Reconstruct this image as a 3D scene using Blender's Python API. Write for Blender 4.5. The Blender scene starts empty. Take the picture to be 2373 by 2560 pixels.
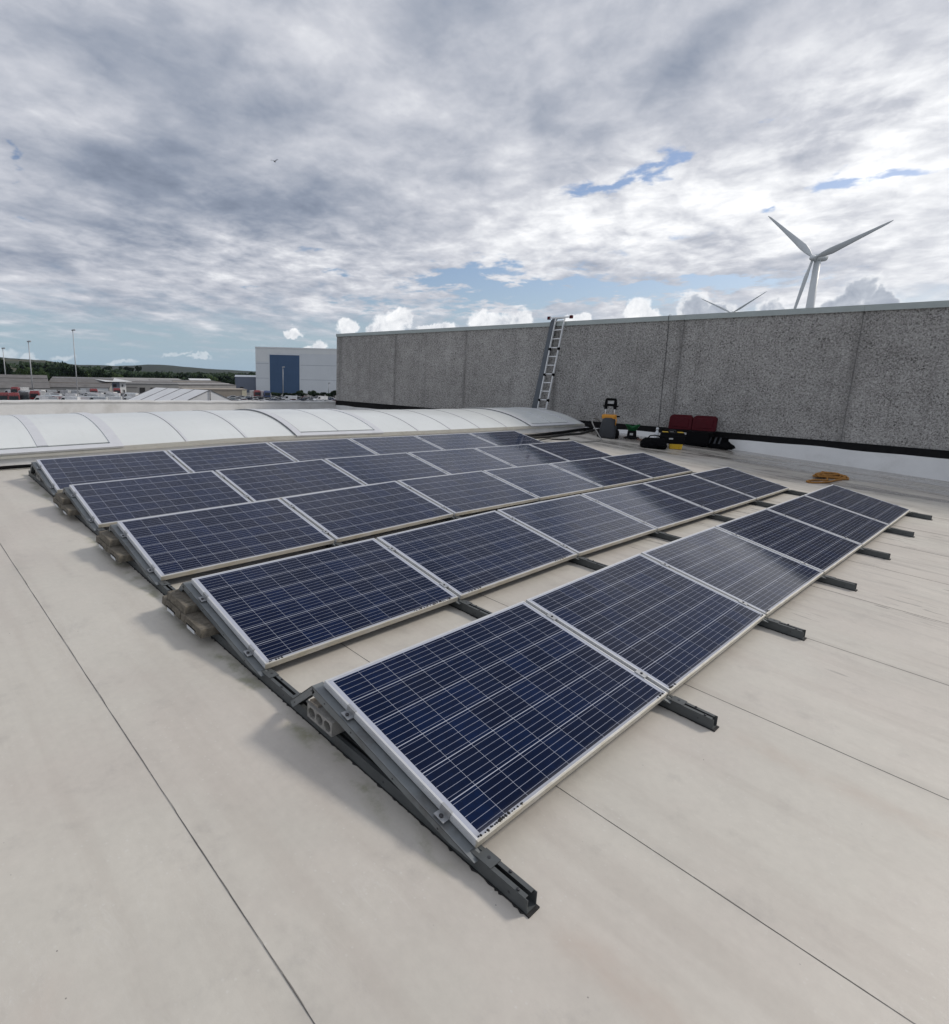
import bpy, bmesh, math, random
from mathutils import Vector, Matrix
random.seed(7)
R = math.radians
SC = bpy.context.scene
COL = SC.collection

# ------------------------------------------------------------------ camera
W, H = 2373.0, 2560.0
FPX, CX, CY = 1447.41, 909.37, 1247.71
CAM = Vector((-1.55115, -1.12044, 1.77915))
RX = Vector((0.7625123, -0.6467143, 0.0183187))      # image right
RY = Vector((-0.1162637, -0.1648249, -0.9794465))    # image down
RZ = Vector((0.6364414, 0.7447103, -0.2008704))      # view direction
cam_d = bpy.data.cameras.new('camera')
cam = bpy.data.objects.new('camera', cam_d)
COL.objects.link(cam)
cam.matrix_world = Matrix(((RX.x, -RY.x, -RZ.x, CAM.x), (RX.y, -RY.y, -RZ.y, CAM.y), (RX.z, -RY.z, -RZ.z, CAM.z), (0, 0, 0, 1)))
cam_d.sensor_fit = 'VERTICAL'
cam_d.sensor_height = 24.0
cam_d.lens = FPX / H * 24.0
cam_d.shift_x = (W / 2 - CX) / H
cam_d.shift_y = (CY - H / 2) / H
cam_d.clip_start = 0.05
cam_d.clip_end = 20000
SC.camera = cam

def ray(u, v): return (RX * ((u - CX) / FPX) + RY * ((v - CY) / FPX) + RZ)
def at_d(u, v, D):
    d = ray(u, v); return CAM + d * (D / math.hypot(d.x, d.y))
def at_x(u, v, X):
    d = ray(u, v); return CAM + d * ((X - CAM.x) / d.x)
def at_z(u, v, Z):
    d = ray(u, v); return CAM + d * ((Z - CAM.z) / d.z)
def azel(u, v):
    d = ray(u, v).normalized(); return math.atan2(d.y, d.x), math.asin(d.z)

# ------------------------------------------------------------------ light
SUN_AZ, SUN_EL = R(-23), R(36)
sun_d = bpy.data.lights.new('sun', 'SUN'); sun_d.energy = 1.5; sun_d.angle = R(10); sun_d.color = (1.0, 0.93, 0.84)
sun = bpy.data.objects.new('sun', sun_d); COL.objects.link(sun)
sdir = Vector((math.cos(SUN_EL) * math.cos(SUN_AZ), math.cos(SUN_EL) * math.sin(SUN_AZ), math.sin(SUN_EL)))
sun.rotation_euler = sdir.to_track_quat('Z', 'Y').to_euler()
sun.location = sdir * 50
SC.view_settings.view_transform = 'Standard'
SC.view_settings.look = 'None'
SC.view_settings.exposure = 0.34
SC.view_settings.gamma = 1.0

# ------------------------------------------------------------------ node helpers
class NT:
    def __init__(s, tree):
        s.t = tree; s.n = tree.nodes; s.l = tree.links; s.n.clear()
    def new(s, typ, **kw):
        nd = s.n.new(typ)
        for k, v in kw.items(): setattr(nd, k, v)
        return nd
    def put(s, sock, v):
        if hasattr(v, 'is_output') or isinstance(v, bpy.types.NodeSocket): s.l.new(v, sock)
        elif v is not None: sock.default_value = v
    def m(s, op, a, b=None, c=None, clamp=False):
        nd = s.new('ShaderNodeMath', operation=op); nd.use_clamp = clamp
        s.put(nd.inputs[0], a)
        if b is not None: s.put(nd.inputs[1], b)
        if c is not None: s.put(nd.inputs[2], c)
        return nd.outputs[0]
    def add(s, a, b): return s.m('ADD', a, b)
    def sub(s, a, b): return s.m('SUBTRACT', a, b)
    def mul(s, a, b): return s.m('MULTIPLY', a, b)
    def div(s, a, b): return s.m('DIVIDE', a, b)
    def mx(s, a, b): return s.m('MAXIMUM', a, b)
    def mn(s, a, b): return s.m('MINIMUM', a, b)
    def sm(s, x, lo, hi):   # smoothstep lo..hi -> 0..1
        nd = s.new('ShaderNodeMapRange', interpolation_type='SMOOTHSTEP')
        s.put(nd.inputs[0], x); s.put(nd.inputs[1], lo); s.put(nd.inputs[2], hi); nd.inputs[3].default_value = 0; nd.inputs[4].default_value = 1
        return nd.outputs[0]
    def lin(s, x, a, b, c, d, clamp=True):
        nd = s.new('ShaderNodeMapRange', clamp=clamp)
        s.put(nd.inputs[0], x)
        for i, q in enumerate((a, b, c, d)): nd.inputs[i + 1].default_value = q
        return nd.outputs[0]
    def mix(s, f, a, b, mode='MIX'):
        nd = s.new('ShaderNodeMix', data_type='RGBA', blend_type=mode); nd.clamp_factor = True
        s.put(nd.inputs[0], f)
        for sock, v in ((nd.inputs[6], a), (nd.inputs[7], b)):
            if isinstance(v, tuple): v = v if len(v) == 4 else (*v, 1)
            s.put(sock, v)
        return nd.outputs[2]
    def noise(s, vec, scale, detail=4, rough=0.55, dist=0.0, dim='3D', w=None):
        nd = s.new('ShaderNodeTexNoise', noise_dimensions=dim)
        if vec is not None: s.put(nd.inputs['Vector'], vec)
        nd.inputs['Scale'].default_value = scale; nd.inputs['Detail'].default_value = detail
        nd.inputs['Roughness'].default_value = rough; nd.inputs['Distortion'].default_value = dist
        return nd.outputs['Fac']
    def voro(s, vec, scale, feature='F1', out='Distance', rnd=1.0):
        nd = s.new('ShaderNodeTexVoronoi', feature=feature)
        s.put(nd.inputs['Vector'], vec); nd.inputs['Scale'].default_value = scale; nd.inputs['Randomness'].default_value = rnd
        return nd.outputs[out]
    def white(s, vec):
        nd = s.new('ShaderNodeTexWhiteNoise', noise_dimensions='3D'); s.put(nd.inputs[0], vec); return nd.outputs['Value']
    def xyz(s, vec):
        nd = s.new('ShaderNodeSeparateXYZ'); s.put(nd.inputs[0], vec); return nd.outputs
    def vec(s, x, y, z=0.0):
        nd = s.new('ShaderNodeCombineXYZ')
        for i, q in enumerate((x, y, z)): s.put(nd.inputs[i], q)
        return nd.outputs[0]
    def ramp(s, x, stops):
        nd = s.new('ShaderNodeValToRGB'); s.put(nd.inputs[0], x)
        e = nd.color_ramp.elements
        while len(e) > 1: e.remove(e[-1])
        e[0].position = stops[0][0]; e[0].color = (*stops[0][1], 1)
        for p, c in stops[1:]:
            q = e.new(p); q.color = (*c, 1)
        return nd.outputs[0]
    def hsv(s, col, val):
        nd = s.new('ShaderNodeHueSaturation'); s.put(nd.inputs['Color'], col); s.put(nd.inputs['Value'], val); return nd.outputs[0]
    def bump(s, h, strength=0.3, dist=0.01):
        nd = s.new('ShaderNodeBump'); nd.inputs['Strength'].default_value = strength; nd.inputs['Distance'].default_value = dist
        s.put(nd.inputs['Height'], h); return nd.outputs[0]

# ------------------------------------------------------------------ sky
world = bpy.data.worlds.new('World'); SC.world = world; world.use_nodes = True
def build_sky():
    n = NT(world.node_tree)
    tc = n.new('ShaderNodeTexCoord'); d = tc.outputs['Generated']
    x, y, z = n.xyz(d)
    el = n.m('ARCSINE', z); az = n.m('ARCTAN2', y, x)
    zz = n.add(n.mx(z, 0.0), 0.13)
    px, py = n.div(x, zz), n.div(y, zz)
    # streets of cloud run away from the wall end: stretch along one direction
    ca, sa = math.cos(R(20)), math.sin(R(20))
    qx = n.mul(n.add(n.mul(px, ca), n.mul(py, sa)), 0.75)
    qy = n.sub(n.mul(py, ca), n.mul(px, sa))
    P = n.vec(qx, qy, 0.0)
    big = n.noise(P, 0.85, 4, 0.5, 0.4)
    mid = n.noise(P, 2.9, 9, 0.57, 0.2)
    fine = n.noise(n.vec(px, py, 3.7), 6.0, 7, 0.6, 0.1)
    wn = n.noise(P, 1.9, 5, 0.6); wn2 = n.noise(n.vec(qx, qy, 9.0), 1.9, 5, 0.6)
    waz = n.add(az, n.mul(n.sub(wn, 0.5), 0.20)); wel = n.add(el, n.mul(n.sub(wn2, 0.5), 0.085))
    def blob(a, e, u, v, ru, rv, rot=0.0):
        a0, e0 = azel(u, v); a1, _ = azel(u + ru, v); _, e1 = azel(u, v - rv)
        ra, re = abs(a1 - a0), abs(e1 - e0)
        da, de = n.sub(a, a0), n.sub(e, e0)
        if rot:
            c, s_ = math.cos(R(rot)), math.sin(R(rot))
            da, de = n.sub(n.mul(da, c), n.mul(de, s_)), n.add(n.mul(da, s_), n.mul(de, c))
        q = n.add(n.m('POWER', n.div(da, ra), 2.0), n.m('POWER', n.div(de, re), 2.0))
        return q
    def gauss(q): return n.m('EXPONENT', n.mul(q, -1.0))
    dark = None
    for (u, v, ru, rv, k, rot) in ((400, 405, 190, 85, .34, 0), (760, 520, 250, 60, .28, 0), (230, 545, 200, 30, .2, 0), (150, 650, 190, 32, .2, 0),
                                   (260, 765, 160, 26, .22, 0), (640, 270, 170, 70, .16, 0), (1060, 130, 160, 90, .14, 0), (1780, 130, 190, 52, .26, 28), (250, 130, 200, 70, .10, 0),
                                   (2100, 330, 240, 50, .16, 20), (60, 590, 150, 30, .15, 0), (550, 600, 180, 26, .14, 0), (1290, 260, 150, 60, .08, 0)):
        g = n.mul(gauss(blob(waz, wel, u, v, ru, rv, rot)), k)
        dark = g if dark is None else n.add(dark, g)
    glow = None
    for (u, v, ru, rv, k) in ((2500, 420, 900, 520, .27), (1500, 560, 520, 130, .17), (1300, 620, 700, 140, .12), (2250, 90, 420, 220, .07), (1350, 330, 330, 150, .04), (880, 60, 500, 160, .06), (160, 300, 150, 60, .08), (300, 470, 240, 40, .04)):
        g = n.mul(gauss(blob(az, el, u, v, ru, rv)), k)
        glow = g if glow is None else n.add(glow, g)
    puffs = n.noise(n.vec(n.mul(qx, 1.25), qy, 2.0), 7.0, 9, 0.6, 0.3)
    reg = None
    for (u, v, ru, rv) in ((1700, 560, 800, 190), (700, 640, 500, 120), (2200, 330, 420, 220)):
        g = gauss(blob(az, el, u, v, ru, rv)); reg = g if reg is None else n.mx(reg, g)
    sh = n.add(n.mul(n.sub(big, 0.5), 0.50), n.add(n.mul(n.sub(mid, 0.5), 0.85), n.mul(n.sub(fine, 0.5), 0.30)))
    sh = n.add(sh, n.mul(n.sub(puffs, 0.5), n.add(0.38, n.mul(reg, 0.62))))
    shade = n.add(n.sub(n.add(sh, 0.495), n.mul(dark, 1.0)), glow)
    ccol = n.ramp(shade, ((0.0, (.155, .185, .245)), (0.2, (.225, .258, .325)), (0.4, (.335, .36, .42)), (0.6, (.49, .505, .552)), (0.8, (.70, .71, .735)), (1.0, (.90, .905, .915))))
    # gaps of blue
    gap = None
    for (u, v, ru, rv, k, rot) in ((1600, 425, 120, 26, .95, 18), (1500, 460, 130, 17, .85, 4), (1720, 385, 70, 16, .6, 20), (1430, 490, 60, 14, .55, 0), (2230, 440, 200, 17, 1.05, -2), (2080, 470, 70, 14, .5, 0), (1690, 365, 35, 30, .5, 30), (1915, 512, 14, 15, .8, 0), (1905, 305, 14, 12, .45, 0),
                                   (1120, 695, 130, 24, .85, 6), (1180, 665, 60, 18, .6, 0), (1450, 730, 300, 26, .9, 0), (1800, 690, 180, 10, .7, 4), (1290, 760, 160, 36, .8, 0), (1650, 745, 130, 28, .7, 0), (620, 722, 30, 10, .8, 0), (830, 690, 60, 12, .6, 0),
                                   (15, 400, 22, 46, .7, 0), (20, 535, 40, 20, .5, 0), (1840, 690, 100, 12, .6, 5), (1300, 700, 330, 45, .50, 0), (1900, 700, 260, 26, .45, 0), (950, 770, 220, 26, .5, 0), (1650, 600, 200, 14, .4, 4), (700, 640, 120, 12, .35, 0), (2100, 415, 40, 15, .6, 20)):
        g = n.mul(gauss(blob(waz, wel, u, v, ru, rv, rot)), k)
        gap = g if gap is None else n.add(gap, g)
    wisp = n.noise(n.vec(n.mul(qx, 1.6), n.mul(qy, 1.0), 5.0), 9.0, 8, 0.62, 0.3)
    cov_n = n.add(n.mul(n.sub(mid, 0.5), 0.9), n.add(n.mul(n.sub(fine, 0.5), 1.2), n.mul(n.sub(wisp, 0.5), 1.3)))
    cov_n = n.mul(cov_n, n.add(1.0, n.mul(n.mn(gap, 1.0), 1.1)))
    cover = n.sm(n.sub(n.add(0.95, cov_n), n.mul(gap, 1.0)), -0.05, 0.62)
    hz = n.sm(n.add(el, n.mul(n.sub(mid, 0.5), 0.20)), R(2.0), R(8.0))
    cover = n.mul(cover, hz)
    sky = n.new('ShaderNodeTexSky', sky_type='NISHITA')
    sky.sun_disc = False; sky.sun_elevation = SUN_EL; sky.sun_rotation = math.pi / 2 - SUN_AZ; sky.air_density = 1.0; sky.dust_density = 1.2; sky.ozone_density = 1.6
    blue = n.mix(1.0, sky.outputs[0], (0.78, 0.78, 0.84), 'MULTIPLY')
    # pale band above the horizon
    pale = n.mul(n.sm(el, R(9), R(0)), 0.75)
    blue = n.mix(pale, blue, (3.0, 4.25, 5.4))
    # cumulus heaps low over the horizon
    wc = n.noise(d, 20, 9, 0.62); wc2 = n.noise(n.vec(x, y, n.add(z, 5.0)), 20, 9, 0.62)
    caz = n.add(az, n.mul(n.sub(wc, 0.5), 0.060)); cel = n.add(el, n.mul(n.sub(wc2, 0.5), 0.055))
    cum = None; base = None; faint = None
    for (u, v, ru, rv, g_) in ((972, 820, 50, 42, 0), (1002, 800, 32, 30, 0), (940, 826, 22, 24, 0), (868, 816, 36, 22, 0), (735, 824, 28, 12, 0), (790, 866, 30, 16, 0), (1090, 816, 54, 15, 0), (1220, 806, 48, 40, 0), (1318, 808, 28, 40, 0), (1275, 812, 50, 38, 0),
                               (1448, 806, 32, 26, 0), (1592, 774, 36, 42, 0), (1612, 792, 40, 26, 0), (1730, 775, 56, 46, 1), (1770, 795, 90, 34, 1), (1930, 770, 50, 38, 1), (2150, 735, 60, 44, 1), (2100, 772, 95, 40, 1), (2210, 756, 90, 32, 1),
                               (20, 890, 40, 24, 2), (75, 895, 30, 12, 2), (160, 898, 40, 9, 2), (300, 899, 50, 7, 2), (440, 882, 50, 6, 2), (500, 893, 30, 5, 2)):
        q = n.sub(1.0, blob(caz, cel, u, v, ru, rv))
        if g_ == 2: faint = q if faint is None else n.mx(faint, q); continue
        cum = q if cum is None else n.mx(cum, q)
        if g_: base = q if base is None else n.mx(base, q)
    cum_m = n.mx(n.sm(cum, -0.08, 0.55), n.mul(n.sm(faint, 0.0, 0.8), 0.38))
    grey = n.sm(base, -0.1, 0.75)
    cn = n.noise(d, 38, 8, 0.62, 0.4); cn2 = n.noise(n.vec(x, y, n.add(z, 2.0)), 14, 5, 0.6)
    cshade = n.add(n.add(n.mul(n.sub(cn, 0.5), 1.5), n.mul(n.sub(cn2, 0.5), 0.6)), n.sub(0.72, n.mul(grey, 0.42)))
    cshade = n.add(cshade, n.sub(n.mul(n.sm(cum, 0.75, 0.05), 0.22), n.mul(n.sm(el, R(6), R(2)), 0.12)))
    cumc = n.ramp(cshade, ((0.0, (.28, .31, .37)), (0.35, (.40, .43, .485)), (0.62, (.66, .675, .70)), (1.0, (.86, .862, .87))))
    ccol10 = n.mix(1.0, ccol, (10, 10, 10), 'MULTIPLY')
    c = n.mix(cover, blue, ccol10)
    cum10 = n.mix(1.0, cumc, (10, 10, 10), 'MULTIPLY')
    c = n.mix(n.mul(cum_m, 0.95), c, cum10)
    bg = n.new('ShaderNodeBackground'); n.put(bg.inputs[0], c); bg.inputs[1].default_value = 0.1
    out = n.new('ShaderNodeOutputWorld'); n.l.new(bg.outputs[0], out.inputs[0])
build_sky()
world.cycles.sampling_method = 'MANUAL'; world.cycles.sample_map_resolution = 1024

# ------------------------------------------------------------------ materials
def mat(name):
    m = bpy.data.materials.new(name); m.use_nodes = True
    n = NT(m.node_tree)
    b = n.new('ShaderNodeBsdfPrincipled'); o = n.new('ShaderNodeOutputMaterial'); n.l.new(b.outputs[0], o.inputs[0])
    return m, n, b
def objco(n): return n.new('ShaderNodeTexCoord').outputs['Object']
def simple(name, col, rough=0.5, metal=0.0, var=0.12, scale=9.0, bump=0.0, spec=0.5, coat=0.0, dirt=None):
    m, n, b = mat(name)
    co = objco(n)
    nz = n.noise(co, scale, 6, 0.6)
    c = n.hsv((*col, 1), n.lin(nz, 0.25, 0.75, 1 - var, 1 + var))
    if dirt:
        c = n.mix(n.mul(n.sm(n.noise(co, scale * 0.6, 7, 0.65), 0.5, 0.72), dirt[1]), c, dirt[0])
    n.put(b.inputs['Base Color'], c)
    n.put(b.inputs['Roughness'], n.lin(n.noise(co, scale * 2.3, 3), 0.3, 0.7, max(0.03, rough - 0.08), min(1, rough + 0.08)))
    b.inputs['Metallic'].default_value = metal
    b.inputs['Specular IOR Level'].default_value = spec
    b.inputs['Coat Weight'].default_value = coat
    if bump: n.put(b.inputs['Normal'], n.bump(n.noise(co, scale * 6, 5), bump, 0.004))
    return m

def roof_mat():
    m, n, b = mat('grey_white_roof_membrane')
    co = objco(n); x, y, z = n.xyz(co)
    big = n.noise(co, 0.55, 5, 0.6); mid = n.noise(co, 2.6, 7, 0.62); fin = n.noise(co, 26, 4, 0.6)
    val = n.add(n.add(0.985, n.mul(n.sub(big, .5), 0.26)), n.add(n.mul(n.sub(mid, .5), 0.17), n.mul(n.sub(fin, .5), 0.16)))
    base = n.mix(n.sm(n.noise(n.vec(x, y, 4.0), 0.9, 5), .42, .62), (.565, .535, .474), (.556, .516, .460))
    c = n.hsv(base, val)
    # long flow stains down the fall of the roof (along y)
    st = n.noise(n.vec(n.mul(x, 4.2), n.mul(y, 0.28), 0.0), 1.0, 7, 0.62)
    c = n.mix(n.mul(n.sm(st, .47, .66), .22), c, (.40, .352, .305))
    st2 = n.noise(n.vec(n.mul(x, 9.0), n.mul(y, 0.9), 2.0), 1.0, 6, 0.6)
    far = n.sm(x, .6, 7.0)
    c = n.mix(n.mul(n.mul(n.sm(st2, .49, .64), far), .27), c, (.24, .22, .205))
    mk = n.noise(n.vec(n.mul(x, 15.0), n.mul(y, 2.4), 41.0), 1.0, 4, .6)
    c = n.mix(n.mul(n.mul(n.mul(n.sm(mk, .585, .635), n.mul(n.sm(x, .5, 2.2), n.sm(n.noise(n.vec(x, y, 77.0), .45, 3), .44, .60))), n.sm(n.noise(n.vec(n.mul(x, .8), n.mul(y, .5), 51.0), 1.0, 4, .6), n.lin(x, .2, 5, .62, .40), n.lin(x, .2, 5, .70, .56))), .72), c, (.16, .15, .14))
    # rust run below the rail ends
    def rust(x0, y0, k):
        wob = n.mul(n.sub(n.noise(n.vec(0.0, n.mul(y, 2.0), x0), 1.0, 4), .5), .16)
        dx = n.div(n.sub(n.add(x, wob), x0), 0.075)
        lo = n.mul(n.sm(y, y0, y0 - .12), n.sm(y, y0 - 1.8, y0 - .5))
        return n.mul(n.mul(n.m('EXPONENT', n.mul(n.mul(dx, dx), -1.0)), lo), n.mul(n.lin(n.noise(co, 9, 6), .3, .7, .1, 1.0), k))
    c = n.mix(rust(0.03, -.27, .55), c, (.49, .40, .335))
    c = n.mix(rust(1.72, -.27, .42), c, (.47, .385, .32))
    c = n.mix(rust(-1.35, 0.6, .12), c, (.46, .33, .27))
    # sheet laps: dirt line with a wobble
    wob = n.mul(n.sub(n.noise(n.vec(0.0, y, 0.0), 2.2, 6, .65), .5), .016)
    fr = n.m('FRACT', n.div(n.add(n.add(x, 0.785 + 28.0), wob), 1.4))
    dd = n.mul(n.mn(fr, n.sub(1.0, fr)), 1.4)
    wid = n.lin(n.noise(n.vec(0.0, n.mul(y, 5.0), x), 1.0, 4), .3, .75, .0006, .0040)
    line = n.sm(dd, wid, n.mul(wid, .35))
    c = n.mix(n.mul(line, n.lin(x, -.5, 3.5, .8, .52)), c, (.10, .09, .08))
    halo = n.mul(n.sm(dd, .10, .0), n.sm(n.noise(n.vec(n.mul(x, 4.0), n.mul(y, 1.4), 7.0), 1.0, 6), .42, .7))
    c = n.mix(n.mul(halo, .32), c, (.34, .315, .28))
    # dark specks and short scuffs, more of them towards the wall
    vo = n.voro(n.vec(n.mul(x, 1.0), n.mul(y, 0.22), 0.0), 7.0)
    sk = n.mul(n.sm(vo, n.lin(n.noise(co, 3.0, 2), .35, .65, .05, .15), .03), n.sm(n.noise(n.vec(x, n.mul(y, .6), 21.0), 0.9, 4), n.lin(x, .2, 4, .72, .44), n.lin(x, .2, 4, .80, .58)))
    c = n.mix(n.mul(sk, .8), c, (.09, .085, .08))
    vo2 = n.voro(co, 30)
    c = n.mix(n.mul(n.sm(vo2, .19, .06), n.mul(n.sm(n.noise(co, 2.2, 4), .42, .62), .30)), c, (.70, .69, .66))
    vo3 = n.voro(n.vec(x, y, 3.0), 9.0)
    c = n.mix(n.mul(n.sm(vo3, .030, .014), n.sm(n.noise(co, 1.1, 3), .44, .56)), c, (.12, .11, .10))
    # pale scrape marks and faint boot scuffs
    sc = n.noise(n.vec(n.mul(x, 5.0), n.mul(y, 1.6), 12.0), 1.0, 8, .7, 1.4)
    c = n.mix(n.mul(n.sm(n.m('ABSOLUTE', n.sub(sc, .5)), .012, .0), n.mul(n.sm(n.noise(n.vec(x, y, 8.0), .9, 3), .52, .68), .35)), c, (.66, .64, .60))
    c = n.mix(n.mul(n.sm(n.noise(n.vec(x, y, 15.0), 3.4, 7, .68), .54, .72), .30), c, (.33, .31, .285))
    # green bloom beside the rails
    al = n.mul(n.sm(n.m('ABSOLUTE', n.add(x, .085)), .10, .0), n.mul(n.sm(y, -.1, .25), n.sm(n.noise(co, 6.5, 6, .65), .46, .68)))
    c = n.mix(n.mul(al, .6), c, (.17, .175, .075))
    # standing water and silt towards the wall
    wet_n = n.noise(n.vec(n.mul(x, 1.5), n.mul(y, .34), 1.0), 1.0, 7, .62)
    wet = n.mul(n.sm(n.add(wet_n, n.mul(n.sm(x, 9.0, 15.5), .24)), .58, .76), n.sm(x, 8.5, 13.0))
    c = n.mix(n.mul(wet, .70), c, (.18, .163, .147))
    pal = n.noise(n.vec(n.mul(x, 2.2), n.mul(y, .42), 31.0), 1.0, 7, .64)
    c = n.mix(n.mul(n.mul(n.sm(pal, .54, .66), n.sm(x, 8.0, 12.0)), .5), c, (.56, .53, .50))
    n.put(b.inputs['Base Color'], c)
    ro = n.add(.50, n.mul(n.sub(mid, .5), .22))
    n.put(b.inputs['Roughness'], n.sub(ro, n.mul(wet, .36)))
    b.inputs['Specular IOR Level'].default_value = .42
    hgt = n.add(n.mul(n.noise(co, 120, 3), .35), n.add(n.mul(n.noise(co, 14, 5), .6), n.mul(n.noise(co, 1.7, 3), 2.0)))
    n.put(b.inputs['Normal'], n.bump(hgt, .22, .004))
    return m

def concrete_wall_mat():
    m, n, b = mat('pebble_dash_concrete')
    co = objco(n)
    v = n.voro(co, 17, 'F1', 'Distance'); f = n.noise(co, 28, 3, .62, 1.0); g = n.noise(co, 2.2, 5, .6)
    k = n.add(n.mul(n.sub(f, .5), 2.0), n.add(n.mul(n.sub(g, .5), .45), .39))
    c = n.ramp(k, ((0.0, (.06, .057, .053)), (.25, (.25, .241, .230)), (.5, (.405, .393, .378)), (.8, (.56, .546, .528)), (1.0, (.72, .706, .688))))
    big = n.noise(co, .5, 5); c = n.hsv(c, n.lin(big, .3, .7, .88, 1.1))
    x, y, z = n.xyz(co)
    run = n.noise(n.vec(n.mul(y, 2.4), n.mul(z, .16), x), 1.0, 6, .6)
    c = n.mix(n.mul(n.sm(run, .52, .74), .28), c, (.10, .095, .09))
    jf = n.m('FRACT', n.div(n.add(y, 8.0 - 13.63 + 38.65), 3.865)); jd = n.mul(n.mn(jf, n.sub(1.0, jf)), 3.865)
    c = n.mix(n.mul(n.sm(jd, .16, .02), n.lin(n.noise(co, 1.3, 4), .3, .7, .15, .5)), c, (.14, .135, .13))
    n.put(b.inputs['Base Color'], c); b.inputs['Roughness'].default_value = .9
    n.put(b.inputs['Normal'], n.bump(n.add(f, n.mul(v, .6)), .8, .02))
    return m

def solar_mat():
    m, n, b = mat('solar_cells_under_glass')
    co = objco(n); x, y, z = n.xyz(co)
    u = n.div(n.sub(x, .035), .158); v = n.div(n.sub(y, .021), .158)
    fu, fv = n.m('FRACT', u), n.m('FRACT', v)
    inside = n.mul(n.mul(n.m('GREATER_THAN', u, 0.0), n.m('LESS_THAN', u, 10.0)), n.mul(n.m('GREATER_THAN', v, 0.0), n.m('LESS_THAN', v, 6.0)))
    du, dv = n.mn(fu, n.sub(1.0, fu)), n.mn(fv, n.sub(1.0, fv))
    gapm = n.mx(n.m('LESS_THAN', du, .0052), n.m('LESS_THAN', dv, .0115))
    gapm = n.mx(gapm, n.sub(1.0, inside))
    fb = n.m('FRACT', n.mul(fv, 5.0)); db = n.m('ABSOLUTE', n.sub(fb, .5))
    bus = n.m('LESS_THAN', db, .031)
    info = n.new('ShaderNodeObjectInfo')
    cell = n.white(n.vec(n.m('FLOOR', u), n.m('FLOOR', v), info.outputs['Random']))
    nz = n.noise(co, 9, 4); grain = n.voro(co, 55, 'F1', 'Color')
    gx, gy, gz = n.xyz(grain)
    tint = n.add(n.mul(cell, .36), n.add(n.mul(gx, .18), n.mul(nz, .46)))
    c = n.ramp(tint, ((0.1, (.0008, .0038, .0190)), (.5, (.0009, .0066, .031)), (.9, (.0011, .0115, .054))))
    c = n.mix(n.mul(bus, .88), c, (.32, .34, .42))
    c = n.mix(n.mul(gapm, .92), c, (.47, .495, .57))
    # dust film, thicker along the low edge
    du_n = n.noise(co, 3.0, 6, .6)
    dust = n.add(n.mul(n.sm(du_n, .45, .75), .008), n.mul(n.sm(n.add(y, n.mul(n.sub(n.noise(co, 12, 5), .5), .03)), .05, .008), .30))
    c = n.mix(dust, c, (.20, .19, .17))
    n.put(b.inputs['Base Color'], c)
    b.inputs['Roughness'].default_value = .45; b.inputs['Specular IOR Level'].default_value = 0.0
    b.inputs['Coat IOR'].default_value = 1.34
    lw = n.new('ShaderNodeLayerWeight'); lw.inputs[0].default_value = .5      # anti-reflective glass: little gloss face on, full gloss at a slant
    n.put(b.inputs['Coat Weight'], n.lin(lw.outputs['Facing'], .30, .78, .45, 1.0))
    n.put(b.inputs['Coat Roughness'], n.lin(n.noise(co, 2.2, 4), .3, .7, .055, .095))
    return m

def polycarb():
    m, n, b = mat('opal_polycarbonate')
    co = objco(n)
    x, y, z = n.xyz(co)
    st = n.noise(n.vec(n.mul(x, 7.0), n.mul(y, .7), z), 1.0, 6, .6)
    c = n.mix(n.mul(n.sm(st, .52, .75), .16), (.70, .725, .71), (.52, .53, .50))
    c = n.hsv(c, n.lin(n.noise(co, .8, 3), .3, .7, .95, 1.05))
    n.put(b.inputs['Base Color'], c); b.inputs['Roughness'].default_value = .34; b.inputs['Coat Weight'].default_value = .25; b.inputs['Coat Roughness'].default_value = .12
    return m

M = {}
M['roof'] = roof_mat(); M['pebble'] = concrete_wall_mat(); M['solar'] = solar_mat(); M['opal'] = polycarb()
M['alu'] = simple('anodised_aluminium', (.60, .61, .62), .38, .55, .06, 14, dirt=((.30, .28, .24), .35))
def frame_mat():
    m, n, b = mat('anodised_frame_with_grime')
    co = objco(n); x, y, z = n.xyz(co)
    c = n.hsv((.60, .61, .62, 1), n.lin(n.noise(co, 14, 6), .25, .75, .94, 1.06))
    g = n.mul(n.sm(n.add(y, n.mul(n.sub(n.noise(co, 22, 5), .5), .014)), .013, .004), n.lin(n.noise(n.vec(n.mul(x, 6.0), n.mul(z, 14.0), 0.0), 1.0, 6), .3, .7, .45, .95))
    c = n.mix(g, c, (.46, .42, .33))
    n.put(b.inputs['Base Color'], c); b.inputs['Metallic'].default_value = .35; n.put(b.inputs['Roughness'], n.add(.40, n.mul(g, .35)))
    return m
M['frame'] = frame_mat()
M['alu_bright'] = simple('bright_aluminium', (.78, .79, .80), .34, .15, .05, 14)
M['rail'] = simple('dark_galvanised_steel', (.185, .20, .207), .46, .3, .14, 10, dirt=((.09, .08, .07), .5))
M['rail_base'] = simple('shaded_dark_steel', (.090, .098, .100), .5, .3, .18, 10, dirt=((.06, .055, .05), .5))  # darker copy of the rail steel: shade on the base rails put into colour
M['rubber'] = simple('black_rubber', (.014, .014, .014), .8, 0, .3, 20, bump=.5)
M['steel'] = simple('clamp_metal', (.40, .41, .42), .42, .6, .1, 20)
M['bolt'] = simple('dark_bolt', (.07, .07, .075), .4, .7, .1, 20)
M['paver'] = simple('weathered_concrete_slab', (.150, .132, .104), .95, 0, .45, 30, bump=1.0, dirt=((.055, .050, .034), .8))
M['block'] = simple('grey_concrete_block', (.30, .29, .27), .92, 0, .25, 26, bump=.8, dirt=((.15, .15, .11), .5))
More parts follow.
